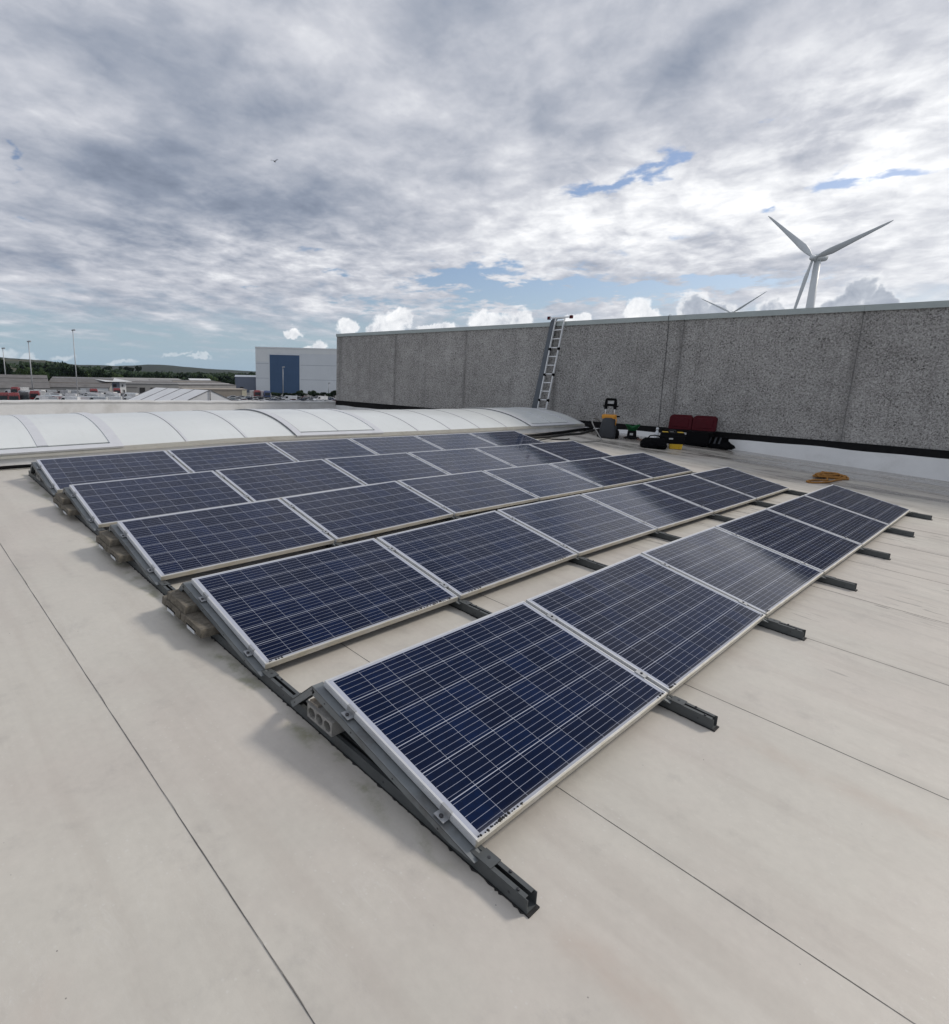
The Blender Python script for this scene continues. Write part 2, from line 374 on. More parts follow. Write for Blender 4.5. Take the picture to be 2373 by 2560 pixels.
M['white_pvc'] = simple('white_membrane', (.72, .725, .72), .5, 0, .08, 1.6, bump=.1, dirt=((.42, .41, .38), .4))
M['cream_trim'] = simple('cream_metal_trim', (.55, .54, .49), .45, .1, .07, 5, dirt=((.36, .32, .25), .5))
M['vent_trim'] = simple('pale_grey_trim', (.64, .65, .67), .42, .1, .05, 5)
M['coping'] = simple('grey_green_metal_coping', (.40, .44, .43), .42, .3, .05, 4)
M['black'] = simple('black_flashing', (.008, .008, .009), .75, 0, .2, 6, spec=.2)
M['seal_and_shade'] = simple('dark_joint_and_shade', (.22, .22, .22), .8, 0, .2, 10)
M['blackpl'] = simple('black_plastic', (.006, .006, .007), .6, 0, .2, 12, spec=.08)
M['darkgrey'] = simple('dark_grey_plastic', (.040, .044, .050), .45, 0, .12, 12, spec=.3)
M['orange'] = simple('yellow_orange_plastic', (.62, .27, .025), .42, 0, .08, 12)
M['yellow'] = simple('yellow_plastic', (.66, .42, .02), .4, 0, .08, 12)
M['green'] = simple('green_plastic', (.010, .095, .032), .5, 0, .12, 12, spec=.2)
M['red'] = simple('dark_red_plastic', (.068, .003, .008), .6, 0, .14, 9, spec=.2)
M['rope'] = simple('orange_brown_rope', (.34, .16, .035), .85, 0, .3, 60, bump=.8)
M['hose'] = simple('grey_hose', (.26, .255, .24), .55, 0, .1, 30)
M['brownhose'] = simple('red_brown_hose', (.16, .07, .045), .6, 0, .15, 30)
M['clear'] = simple('frosted_white_plastic', (.62, .64, .66), .3, 0, .05, 30)
M['label'] = simple('grey_label', (.50, .50, .50), .5, 0, .1, 30)
M['slate'] = simple('blue_grey_board', (.10, .115, .135), .55, 0, .14, 3)
M['fabric'] = simple('black_fabric', (.006, .006, .007), .9, 0, .3, 16, bump=.5, spec=.05)
M['turb'] = simple('off_white_paint', (.66, .69, .70), .45, 0, .05, .2)
M['asphalt'] = simple('asphalt_yard', (.13, .13, .13), .9, 0, .25, .08)
M['fibre'] = simple('weathered_fibre_cement', (.155, .148, .145), .85, 0, .22, .4, dirt=((.09, .085, .08), .6))
M['shedwall'] = simple('grey_rendered_wall', (.30, .295, .285), .85, 0, .15, .3)
M['whitewall'] = simple('white_cladding', (.66, .67, .67), .5, 0, .05, .3)
M['tan'] = simple('tan_cladding', (.33, .29, .24), .7, 0, .08, .3)
M['cream'] = simple('cream_cladding', (.58, .53, .40), .7, 0, .08, .3)
M['bluewall'] = simple('blue_grey_cladding', (.155, .178, .23), .55, 0, .07, .3)
M['darkopen'] = simple('dark_opening', (.02, .019, .019), .7, 0, .2, .5)
M['hangar'] = simple('pale_grey_cladding', (.70, .73, .75), .5, 0, .04, .15)
M['hangar_up'] = simple('silver_cladding', (.76, .775, .77), .5, 0, .04, .15)
M['hangardoor'] = simple('slate_blue_door_sheeting', (.052, .105, .20), .5, .1, .06, .15)
M['mast'] = simple('galvanised_mast', (.42, .43, .44), .5, .4, .06, 1)
M['marquee'] = simple('white_marquee_fabric', (.70, .705, .71), .55, 0, .08, .5, dirt=((.42, .42, .41), .4))
M['marquee_seam'] = simple('grey_marquee_seam', (.20, .20, .21), .6, 0, .08, 1)
M['glass'] = simple('dark_vehicle_glass', (.02, .023, .027), .15, 0, .1, 2)
M['tyre'] = simple('tyre_black', (.012, .012, .012), .8, 0, .2, 3)
for nm, c in (('white', (.78, .78, .78)), ('silver', (.50, .51, .52)), ('black', (.02, .02, .022)), ('red', (.19, .016, .017)), ('blue', (.03, .055, .15)), ('grey', (.12, .125, .13)), ('pink', (.50, .33, .33))):
    M['car_' + nm] = simple(nm + '_vehicle_paint', c, .28, .1, .05, .5, coat=.6)
M['trunk'] = simple('tree_bark', (.06, .045, .03), .9, 0, .2, 2)
def leafmat(name, c1, c2):
    m, n, b = mat(name)
    g = n.new('ShaderNodeNewGeometry'); co = objco(n)
    k = n.add(n.mul(g.outputs['Random Per Island'], .6), n.mul(n.noise(co, .25, 4), .5))
    n.put(b.inputs['Base Color'], n.mix(k, c1, c2)); b.inputs['Roughness'].default_value = .7; b.inputs['Specular IOR Level'].default_value = .25
    return m
M['leaf_dark'] = leafmat('dark_foliage', (.010, .022, .010), (.032, .062, .022))
M['leaf_mid'] = leafmat('mid_foliage', (.022, .045, .014), (.065, .105, .03))
def field_mat():
    m, n, b = mat('fields_and_hedges')
    co = objco(n); x, y, z = n.xyz(co)
    p = n.vec(n.mul(x, .004), n.mul(y, .009), 0.0)
    edge = n.voro(p, 1.0, 'DISTANCE_TO_EDGE'); cell = n.voro(p, 1.0, 'F1', 'Color')
    a, b_, c_ = n.xyz(cell)
    col = n.ramp(a, ((0.0, (.018, .028, .012)), (.4, (.030, .042, .017)), (.7, (.062, .060, .032)), (1.0, (.020, .032, .014))))
    col = n.hsv(col, n.lin(n.noise(co, .02, 6), .3, .7, .75, 1.2))
    hedge = n.mx(n.sm(edge, .09, .05), n.sm(n.noise(co, .012, 7, .65), .42, .52))
    col = n.mix(n.mul(hedge, .9), col, (.018, .032, .016))
    n.put(b.inputs['Base Color'], col); b.inputs['Roughness'].default_value = .9
    return m
M['fields'] = field_mat()
def wood_mat():
    m, n, b = mat('wooded_ridge_cover')
    co = objco(n)
    col = n.mix(n.sm(n.noise(co, .02, 8, .7), .35, .65), (.008, .016, .010), (.022, .034, .020))
    n.put(b.inputs['Base Color'], col); b.inputs['Roughness'].default_value = .95
    return m
M['wood'] = wood_mat()

# ------------------------------------------------------------------ mesh helpers
class MB:
    def __init__(s): s.v = []; s.f = []; s.mi = []; s.cur = 0; s.sm = []
    def addf(s, vs, fs, smooth=False):
        o = len(s.v); s.v += [tuple(p) for p in vs]
        for f in fs: s.f.append(tuple(o + i for i in f)); s.mi.append(s.cur); s.sm.append(smooth)
    def box(s, x0, x1, y0, y1, z0, z1):
        s.hexa([(x0, y0, z0), (x1, y0, z0), (x1, y1, z0), (x0, y1, z0), (x0, y0, z1), (x1, y0, z1), (x1, y1, z1), (x0, y1, z1)])
    def hexa(s, p):
        s.addf(p, [(3, 2, 1, 0), (4, 5, 6, 7), (0, 1, 5, 4), (1, 2, 6, 5), (2, 3, 7, 6), (3, 0, 4, 7)])
    def obox(s, c, ax, ay, az):   # centre and three half-axis vectors
        c = Vector(c); ax, ay, az = Vector(ax), Vector(ay), Vector(az)
        s.hexa([c - ax - ay - az, c + ax - ay - az, c + ax + ay - az, c - ax + ay - az, c - ax - ay + az, c + ax - ay + az, c + ax + ay + az, c - ax + ay + az])
    def prism(s, poly, d):        # poly: list of 3-D points in a plane, d: extrusion vector
        n = len(poly); d = Vector(d); a = [Vector(p) for p in poly]; b = [p + d for p in a]
        s.addf(a + b, [tuple(range(n))[::-1], tuple(range(n, 2 * n))] + [(i, (i + 1) % n, n + (i + 1) % n, n + i) for i in range(n)])
    def tube(s, pts, r, seg=8, cap=True, smooth=True):
        pts = [Vector(p) for p in pts]; rs = r if isinstance(r, (list, tuple)) else [r] * len(pts)
        vs = []; up = None
        for i, p in enumerate(pts):
            t = (pts[min(i + 1, len(pts) - 1)] - pts[max(i - 1, 0)]).normalized()
            if up is None: up = Vector((0, 0, 1)) if abs(t.z) < .9 else Vector((1, 0, 0))
            sx = t.cross(up); sx = sx.normalized() if sx.length > 1e-6 else Vector((1, 0, 0)); up = sx.cross(t).normalized()
            for k in range(seg):
                a = 2 * math.pi * k / seg; vs.append(p + (sx * math.cos(a) + up * math.sin(a)) * rs[i])
        fs = [(i * seg + k, i * seg + (k + 1) % seg, (i + 1) * seg + (k + 1) % seg, (i + 1) * seg + k) for i in range(len(pts) - 1) for k in range(seg)]
        s.addf(vs, fs, smooth)
        if cap:
            o = len(s.v) - len(vs)
            s.f.append(tuple(o + k for k in range(seg))[::-1]); s.mi.append(s.cur); s.sm.append(False)
            o2 = len(s.v) - seg
            s.f.append(tuple(o2 + k for k in range(seg))); s.mi.append(s.cur); s.sm.append(False)
    def lathe(s, prof, seg=16, c=(0, 0, 0), smooth=True):
        vs = [(c[0] + r * math.cos(2 * math.pi * k / seg), c[1] + r * math.sin(2 * math.pi * k / seg), c[2] + z) for r, z in prof for k in range(seg)]
        n = len(prof)
        fs = [(i * seg + k, i * seg + (k + 1) % seg, (i + 1) * seg + (k + 1) % seg, (i + 1) * seg + k) for i in range(n - 1) for k in range(seg)]
        s.addf(vs, fs, smooth)
        o = len(s.v) - len(vs)
        s.f.append(tuple(o + k for k in range(seg))[::-1]); s.mi.append(s.cur); s.sm.append(False)
        s.f.append(tuple(o + (n - 1) * seg + k for k in range(seg))); s.mi.append(s.cur); s.sm.append(False)
    def grid(s, fn, nu, nv, smooth=True):
        vs = [fn(i / nu, j / nv) for i in range(nu + 1) for j in range(nv + 1)]
        fs = [(i * (nv + 1) + j, (i + 1) * (nv + 1) + j, (i + 1) * (nv + 1) + j + 1, i * (nv + 1) + j + 1) for i in range(nu) for j in range(nv)]
        s.addf(vs, fs, smooth)
    def build(s, name, mats, parent=None, bevel=0.0, fix=True, org=None):
        me = bpy.data.meshes.new(name); me.from_pydata(s.v, [], s.f)
        mats = mats if isinstance(mats, (list, tuple)) else [mats]
        for m_ in mats: me.materials.append(M[m_] if isinstance(m_, str) else m_)
        for p, i, q in zip(me.polygons, s.mi, s.sm): p.material_index = i; p.use_smooth = q
        if fix or bevel:
            bm = bmesh.new(); bm.from_mesh(me)
            if fix: bmesh.ops.recalc_face_normals(bm, faces=bm.faces)
            if bevel:
                ed = [e for e in bm.edges if len(e.link_faces) == 2 and e.calc_face_angle(0) > .6]
                bmesh.ops.bevel(bm, geom=ed, offset=bevel, segments=2, profile=.6, affect='EDGES', clamp_overlap=True)
            bm.to_mesh(me); bm.free()
        o = bpy.data.objects.new(name, me); COL.objects.link(o)
        if org is not None:                     # put the origin on the thing
            org = Vector(org); me.transform(Matrix.Translation(-org)); o.location = org
        if parent is not None: o.parent = parent
        return o

def tag(o, label=None, cat=None, group=None, kind=None):
    if label: o['label'] = label
    if cat: o['category'] = cat
    if group: o['group'] = group
    if kind: o['kind'] = kind
    return o
def thing(name, label, cat, loc=(0, 0, 0), group=None, rot=None):
    o = bpy.data.objects.new(name, None); COL.objects.link(o); o.location = loc
    if rot is not None: o.rotation_euler = rot
    return tag(o, label, cat, group)
def dup(root, label=None, loc=None, rotz=None):
    c = root.copy(); COL.objects.link(c)
    if label: c['label'] = label
    if loc is not None: c.location = loc
    if rotz is not None: c.rotation_euler.z = rotz
    for ch in list(root.children):
        d = ch.copy(); COL.objects.link(d); d.parent = c
        for g in list(ch.children):
            e = g.copy(); COL.objects.link(e); e.parent = d
    return c

# ------------------------------------------------------------------ roof surface
SY = 0.063764
XS = [0.0, 1.6666, 3.35, 5.0332, 6.7165, 8.3998, 10.0664]
ZS = [0.0, 0.01451, 0.037366, 0.017871, -0.01088, -0.033842, -0.050028]
DR = [0.0, 1.51667, 3.03526, 4.56035, 6.07925]
TILT = 0.2462852; PL, PWID, PGAP, H0 = 1.65, 0.99, 0.03328, 0.10
RIDGE, BACK = 9.9, 21.6
GZ = -6.2
def zr(x):
    if x <= 0: return x * ZS[1] / XS[1]
    for i in range(6):
        if x <= XS[i + 1]: return ZS[i] + (ZS[i + 1] - ZS[i]) * (x - XS[i]) / (XS[i + 1] - XS[i])
    return ZS[6] + (x - XS[6]) * (ZS[6] - ZS[5]) / (XS[6] - XS[5])
def roofz(x, y):
    return zr(x) + (SY * y if y <= RIDGE else SY * RIDGE - .064 * (y - RIDGE))

def build_roof():
    mb = MB()
    x0, x1 = -12.0, 15.93
    seams = [-.785 + 1.4 * k for k in range(-8, 13)]
    seams = [s for s in seams if x0 < s < x1]
    ys = [-14 + .5 * i for i in range(int((BACK + 14) / .5) + 1)]
    if RIDGE not in ys: ys = sorted(ys + [RIDGE, BACK])
    edges = [x0] + seams + [x1]
    for a, b in zip(edges[:-1], edges[1:]):
        xsub = sorted(set([a, b] + [t for t in XS if a < t < b] + [a + (b - a) * k / 4 for k in range(1, 4)]))
        cols = []
        for xx in xsub:
            lift = (.0035 if a < 0 else .0022) * (1 - (xx - a) / 1.4) if a != x0 else 0
            cols.append([(xx, yy, roofz(xx, yy) + lift) for yy in ys])
        if a != x0:
            cols.insert(0, [(a - .0005, yy, roofz(a, yy) - .002) for yy in ys])
        nv = len(ys)
        mb.addf([p for c in cols for p in c], [(i * nv + j, (i + 1) * nv + j, (i + 1) * nv + j + 1, i * nv + j + 1) for i in range(len(cols) - 1) for j in range(nv - 1)])
    # body below the sheets, down to the yard
    def side(pa, pb):
        mb.addf([(pa[0], pa[1], GZ), (pb[0], pb[1], GZ), (pb[0], pb[1], roofz(*pb) - .004), (pa[0], pa[1], roofz(*pa) - .004)], [(0, 1, 2, 3)])
    cs = [(x0, -14), (x1, -14), (x1, BACK), (x0, BACK)]
    side(cs[0], cs[1]); side(cs[1], (x1, RIDGE)); side((x1, RIDGE), cs[2]); side(cs[2], cs[3]); side(cs[3], (x0, RIDGE)); side((x0, RIDGE), cs[0])
    o = mb.build('roof', 'roof', fix=False)
    tag(o, 'pale grey flat roof of lapped membrane sheets with stains', 'roof', kind='structure')
build_roof()

def build_parapet():
    root = thing('parapet_wall', 'low white parapet wall along the roof edge behind the barrel skylight', 'wall', (2, BACK, 0))
    top = lambda x: .80 + zr(x)
    xs = [-12 + i * .35 for i in range(80)] + [15.93]
    mb = MB(); mc = MB()
    random.seed(3)
    zt = [top(x) + random.uniform(-.012, .012) for x in xs]
    for i in range(len(xs) - 1):
        a, b = xs[i] - 2, xs[i + 1] - 2
        mb.hexa([(a, -.02, roofz(xs[i], BACK) - .05), (b, -.02, roofz(xs[i + 1], BACK) - .05), (b, .26, GZ), (a, .26, GZ), (a, 0, zt[i]), (b, 0, zt[i + 1]), (b, .26, zt[i + 1]), (a, .26, zt[i])])
        mc.hexa([(a, -.04, zt[i] + .004), (b, -.04, zt[i + 1] + .004), (b, .30, zt[i + 1] + .004), (a, .30, zt[i] + .004), (a, -.03, zt[i] + .07), (b, -.03, zt[i + 1] + .07), (b, .29, zt[i + 1] + .075), (a, .29, zt[i] + .075)])
    mb.build('upstand', 'white_pvc', root); mc.build('coping', 'white_pvc', root)
build_parapet()

# ------------------------------------------------------------------ tall concrete building
WX = 16.0
def build_tall():
    root = thing('concrete_building', 'tall grey pebble dash building wall rising above the roof behind the ladder and tools', 'building', (WX, 8, 0))
    sl = .0136
    ztop = lambda y: 3.552 + sl * (y - .66)
    zbot = lambda y: .533 + .0125 * y
    seams = [21.62, 17.50, 13.63, 9.76, 5.88, 2.02, -1.84, -5.70, -9.56, -13.42]
    for a, b in zip(seams[:-1], seams[1:]):
        mb = MB(); a_, b_ = a - .006, b + .006
        if a > 21: a_ = a
        mb.hexa([(0, b_ - 8, zbot(b_)), (.2, b_ - 8, zbot(b_)), (.2, a_ - 8, zbot(a_)), (0, a_ - 8, zbot(a_)), (0, b_ - 8, ztop(b_)), (.2, b_ - 8, ztop(b_)), (.2, a_ - 8, ztop(a_)), (0, a_ - 8, ztop(a_))])
        mb.build('wall_panel', 'pebble', root, bevel=.003)
    mb = MB()                                                     # joint filler, core and roof of the building
    y0, y1 = -13.40 - 8, 21.60 - 8
    mb.hexa([(.014, y0, GZ), (18, y0, GZ), (18, y1, GZ), (.014, y1, GZ), (.014, y0, ztop(y0 + 8) - .01), (18, y0, ztop(y0 + 8) - .3), (18, y1, ztop(y1 + 8) - .3), (.014, y1, ztop(y1 + 8) - .01)])
    mb.build('core', 'seal_and_shade', root)
    mb = MB()
    for y_a, y_b in zip(seams[:-1], seams[1:]):
        ya, yb = y_a - 8, y_b - 8 + .004
        za, zb = ztop(y_a) + .005, ztop(y_b) + .005
        mb.hexa([(-.045, yb, zb - .05), (.4, yb, zb + .002), (.4, ya, za + .002), (-.045, ya, za - .05), (-.045, yb, zb + .085), (.4, yb, zb + .12), (.4, ya, za + .12), (-.045, ya, za + .085)])
    mb.build('coping', 'coping', root)
    # black flashing strip with a wavy lower edge, and the white upstand in front of it
    random.seed(5)
    ys = [21.6 - .3 * i for i in range(117)]
    mb = MB(); mu = MB()
    prev = None
    for y in ys:
        zb = zbot(y) - .165 - .012 * math.sin(y * 1.7) - .008 * math.sin(y * 4.1 + 1) - (.07 * max(0, min(1, (y - 5) / 12)))
        zr0 = roofz(15.9, y) - .02
        cur = (y - 8, zbot(y) - .004, min(zb, zbot(y) - .03), zr0)
        if prev:
            (ya, ta, ba, ra), (yb, tb, bb, rb) = prev, cur
            mb.hexa([(-.028, yb, bb - .08), (.03, yb, bb - .08), (.03, ya, ba - .08), (-.028, ya, ba - .08), (-.028, yb, tb), (.03, yb, tb), (.03, ya, ta), (-.028, ya, ta)])
            if True:
                mu.hexa([(-.17, yb, rb), (-.03, yb, rb), (-.03, ya, ra), (-.17, ya, ra), (-.05, yb, max(bb, rb + .01)), (-.03, yb, max(bb, rb + .01)), (-.03, ya, max(ba, ra + .01)), (-.05, ya, max(ba, ra + .01))])
        prev = cur
    mb.build('base_flashing', 'black', root); mu.build('upstand', 'white_pvc', root)
build_tall()

# ------------------------------------------------------------------ barrel skylight
def build_skylight():
    Y0, Y1, RISE = 8.1, 11.6, .385
    XA, XB = -5.3, 15.12
    ch = Y1 - Y0; rad = (ch * ch / 4 + RISE * RISE) / (2 * RISE); half = math.asin(ch / 2 / rad)
    zb = lambda x: zr(x) + .705
    root = thing('barrel_skylight', 'long barrel vault skylight of opal panes beside the last panel row', 'skylight', (5, 9.85, 0))
    OX, OY = 5, 9.85
    def arc(x, t, off=0.0, ext=0.0):
        a = (-half - ext) + 2 * (half + ext) * t
        return (x - OX, (rad + off) * math.sin(a) + (Y0 + Y1) / 2 - OY, zb(x) + RISE - rad + (rad + off) * math.cos(a))
    def sheet(mb, xa, xb, o0, o1, n=20, t0=0.0, t1=1.0, ext=0.0):
        T = [t0 + (t1 - t0) * i / n for i in range(n + 1)]
        for k in range(n):
            p = [arc(xa, T[k], o0, ext), arc(xb, T[k], o0, ext), arc(xb, T[k + 1], o0, ext), arc(xa, T[k + 1], o0, ext), arc(xa, T[k], o1, ext), arc(xb, T[k], o1, ext), arc(xb, T[k + 1], o1, ext), arc(xa, T[k + 1], o1, ext)]
            fs = [(3, 2, 1, 0), (4, 5, 6, 7), (1, 2, 6, 5), (3, 0, 4, 7)]
            if k == 0: fs.append((0, 1, 5, 4))
            if k == n - 1: fs.append((2, 3, 7, 6))
            mb.addf(p, fs)
    bars = [-5.25, -4.2, -3.1, -2.0, -.88, .255, 1.234, 2.433, 3.535, 4.666, 5.686, 6.72, 7.919, 9.015, 10.116, 11.233, 12.352, 13.459, 14.43, 15.08]
    vents = {3: 6, 9: 11, 16: 18}      # bar index: bar index
    vent_bays = set(); 
    for a, b in vents.items(): vent_bays |= set(range(a, b))
    for i in range(len(bars) - 1):
        mb = MB(); sheet(mb, bars[i] + .004, bars[i + 1] - .004, -.012, 0.0); mb.build('glazing_panel', 'opal', root)
    for i, x in enumerate(bars):
        if any(a < i < b for a, b in vents.items()): continue
        mb = MB(); sheet(mb, x - .003, x + .046, .001, .0045); mb.cur = 1; sheet(mb, x - .011, x - .004, .001, .005)
        mb.build('glazing_bar', ['vent_trim', 'seal_and_shade'], root)
    for a, b in vents.items():
        xa, xb = bars[a] - .07, bars[b] + .17 if b == 6 else bars[b] + .10
        v = MB(); sheet(v, xa, xa + .15, .004, .030, ext=.012); sheet(v, xb - .17, xb, .004, .030, ext=.012)
        sheet(v, xa + .15, xb - .17, .004, .030, n=2, t0=0, t1=.028, ext=.012); sheet(v, xa + .15, xb - .17, .004, .030, n=2, t0=.972, t1=1, ext=.012)
        v.cur = 1; sheet(v, xa - .006, xa + .004, -.001, .024, ext=.01); sheet(v, xa + .155, xa + .165, .006, .026)  # dark strips drawn as the shadow along the vent's left edge
        fr = v.build('roof_vent', ['vent_trim', 'seal_and_shade'], root)
        for j in range(a, b):
            p0 = max(bars[j], xa + .168); p1 = min(bars[j + 1], xb - .172)
            if j > a: p0 = bars[j] + (.132 if j == 5 else .014)
            if j < b - 1: p1 = bars[j + 1] - .014
            g = MB(); sheet(g, p0, p1, .010, .020, t0=.030, t1=.970); g.build('glazing_panel', 'opal', fr)
            if j > a:
                g = MB(); wb = .13 if j == 5 else .012; sheet(g, bars[j] - .012, bars[j] + wb, .010, .026, t0=.031, t1=.969); g.build('glazing_bar', 'vent_trim', fr)
    # curb with a two-step gutter trim, both long sides and the ends
    xs = [XA + (XB - XA) * i / 24 for i in range(25)]
    for sgn, yy in ((-1, Y0), (1, Y1)):
        cu = MB(); tr = MB()
        for xa, xb in zip(xs[:-1], xs[1:]):
            def h(mb, d0, d1, z0a, z0b, z1a, z1b):
                ya, yb = sorted((yy + sgn * d0 - OY, yy + sgn * d1 - OY))
                mb.hexa([(xa - OX, ya, z0a), (xb - OX, ya, z0b), (xb - OX, yb, z0b), (xa - OX, yb, z0a), (xa - OX, ya, z1a), (xb - OX, ya, z1b), (xb - OX, yb, z1b), (xa - OX, yb, z1a)])
            h(cu, -.12, .02, roofz(xa, yy) - .03, roofz(xb, yy) - .03, zb(xa) - .07, zb(xb) - .07)
            h(tr, -.10, .055, zb(xa) - .068, zb(xb) - .068, zb(xa) - .035, zb(xb) - .035)
            h(tr, -.10, .035, zb(xa) - .034, zb(xb) - .034, zb(xa) + .004, zb(xb) + .004)
        cu.build('curb', 'white_pvc', root); tr.build('gutter_trim', 'cream_trim', root)
    for xe, d in ((XB, .03), (XA, -.03)):
        mb = MB(); n = 24
        poly = [arc(xe, i / n, -.012) for i in range(n + 1)]
        poly += [(xe - OX, Y1 - OY, roofz(xe, Y1) - .03), (xe - OX, RIDGE - OY, roofz(xe, RIDGE) - .03), (xe - OX, Y0 - OY, roofz(xe, Y0) - .03)]
        mb.prism(poly, (d, 0, 0)); mb.build('end_wall', 'vent_trim', root)
build_skylight()

# ------------------------------------------------------------------ mounting frames (one per rail line)
def build_frame(s):
    xc = XS[s] + (-.014 if s == 0 else (.014 if s == 6 else 0))
    z0 = zr(XS[s])
    names = ['first rail line, at the ballast slab end', 'second rail line from the slab end', 'third rail line from the slab end', 'middle rail line of the seven', 'third rail line from the wall end', 'second rail line from the wall end', 'last rail line, at the wall end']
    root = thing('mounting_frame', 'dark steel mounting frame, ' + names[s], 'mounting frame', (xc, 0, z0), 'steel frames carrying the solar panels')
    w, h, t = .058, .056, .003; bs = .019
    yA, yB = -.236, 7.46
    def q(x, y, z): return (x, y, z + SY * y)
    def bar(mb, x0, x1, y0, y1, z0_, z1_):
        x0 += bs; x1 += bs
        mb.hexa([q(x0, y0, z0_), q(x1, y0, z0_), q(x1, y1, z0_), q(x0, y1, z0_), q(x0, y0, z1_), q(x1, y0, z1_), q(x1, y1, z1_), q(x0, y1, z1_)])
    mb = MB(); b = .006
    bar(mb, -w / 2, w / 2, yA, yB, b, b + t)
    for sg in (-1, 1):
        xa, xb = sorted((sg * w / 2, sg * (w / 2 - t)))
        bar(mb, xa, xb, yA, yB, b + t, b + h)
        xa, xb = sorted((sg * (w / 2 - t), sg * (w / 2 - .020)))
        bar(mb, xa, xb, yA + .012, yB, b + h - t, b + h)
    # cover plates at each foot
    for d in DR:
        bar(mb, -w / 2 - .002, w / 2 + .002, d - .080, d - .012, b + h + .001, b + h + .004)
        bar(mb, -w / 2 - .002, w / 2 + .002, d + 1.165, d + 1.225, b + h + .001, b + h + .004)
    mb.cur = 1
    for d in DR:
        for yy, xx in ((d - .046, .004), (d + 1.2, .008)):
            mb.lathe([(.0065, 0), (.0065, .0015)], 8, q(xx + bs, yy, b + h + .0042))
        for yy in (d - .16, d + .10, d + .5, d + .9, d + 1.3):
            mb.tube([q(bs - w / 2 - .0016, yy, b + h * .5), q(bs - w / 2 + .001, yy, b + h * .5)], .005, 6)
    if s < 3:
        for yy in (-.16, 1.36, 2.88, 4.4):
            for sg in (-1, 1):
                mb.lathe([(.006, 0), (.006, .004), (.003, .006)], 8, q(bs + sg * .020, yy + .03 * sg, b + h + .0005))
    mb.build('base_rail', ['rail_base', 'bolt'], root)
    # ragged rubber strip under the rail
    random.seed(40 + s)
    mb = MB(); yy = yA - .012; prev = None
    while yy < yB + .01:
        e = .003 + (random.random() ** 5) * .010
        cur = (yy, e)
        if prev:
            ya, ea = prev
            mb.hexa([q(bs - w / 2 - ea, ya, .0015), q(bs + w / 2 + .004, ya, .0015), q(bs + w / 2 + .004, yy, .0015), q(bs - w / 2 - e, yy, .0015), q(bs - w / 2 - ea * .7, ya, .0075), q(bs + w / 2 + .004, ya, .0075), q(bs + w / 2 + .004, yy, .0075), q(bs - w / 2 - e * .7, yy, .0075)])
        prev = cur; yy += random.uniform(.006, .022)
    mb.build('rubber_strip', 'rubber', root)
    w = .066
    for r, d in enumerate(DR):
        zz = SY * d
        top = lambda y: zz + .0605 + .2514 * y - .003
        ya, yb = -.022, 1.0
        mb = MB()
        for sg in (-1, 1):
            x0, x1 = sorted((sg * w / 2, sg * (w / 2 - t)))
            poly = [(x0, d + ya, zz + .05), (x0, d + ya, top(ya)), (x0, d + yb, top(yb)), (x0, d + yb, top(yb) - .046), (x0, d + .10, zz + .052)]
            mb.prism(poly, (x1 - x0, 0, 0))
        mb.hexa([(-w / 2, d + ya, top(ya) - t), (w / 2, d + ya, top(ya) - t), (w / 2, d + yb, top(yb) - t), (-w / 2, d + yb, top(yb) - t), (-w / 2, d + ya, top(ya) + .001), (w / 2, d + ya, top(ya) + .001), (w / 2, d + yb, top(yb) + .001), (-w / 2, d + yb, top(yb) + .001)])
        mb.cur = 1
        for yy in (.16, .42, .70, .9):
            mb.tube([(-w / 2 - .0016, d + yy, top(yy) - .022), (-w / 2 + .001, d + yy, top(yy) - .022)], .0045, 6)
        mb.build('support_rail', ['rail', 'bolt'], root)
        # rear strut: from the apex down to the rail
        A = Vector((0, d + yb + .004, top(yb))); B = Vector((0, d + 1.198, zz + SY * 1.2 + b + h))
        dv = (B - A).normalized(); nv = Vector((0, dv.z, -dv.y));
        if nv.z > 0: nv = -nv
        mb = MB()
        for sg in (-1, 1):
            x0, x1 = sorted((sg * w / 2, sg * (w / 2 - t)))
            P = [A, B, B + nv * .035, A + nv * .035]
            mb.prism([(x0, p.y, p.z) for p in P], (x1 - x0, 0, 0))
        mb.prism([(-w / 2, p.y, p.z) for p in (A - nv * .001, B - nv * .001, B + nv * t, A + nv * t)], (w, 0, 0))
        mb.cur = 1
        for k in (.08, .85): 
            p = A + (B - A) * k + nv * .018
            mb.tube([(-w / 2 - .0016, p.y, p.z), (-w / 2 + .001, p.y, p.z)], .0045, 6)
        if s == 0 and r < 2:
            for k in (.35, .72):
                p = A + (B - A) * k - nv * .002
                mb.obox((.014, p.y, p.z), (.008, 0, 0), dv * .012, nv * .004)
        mb.build('rear_strut', ['rail', 'bolt'], root)
        # clamps on the panel frames
        ey = Vector((0, math.cos(TILT), math.sin(TILT))); ez = Vector((0, -math.sin(TILT), math.cos(TILT)))
        o = Vector((0, d, H0 + zz))
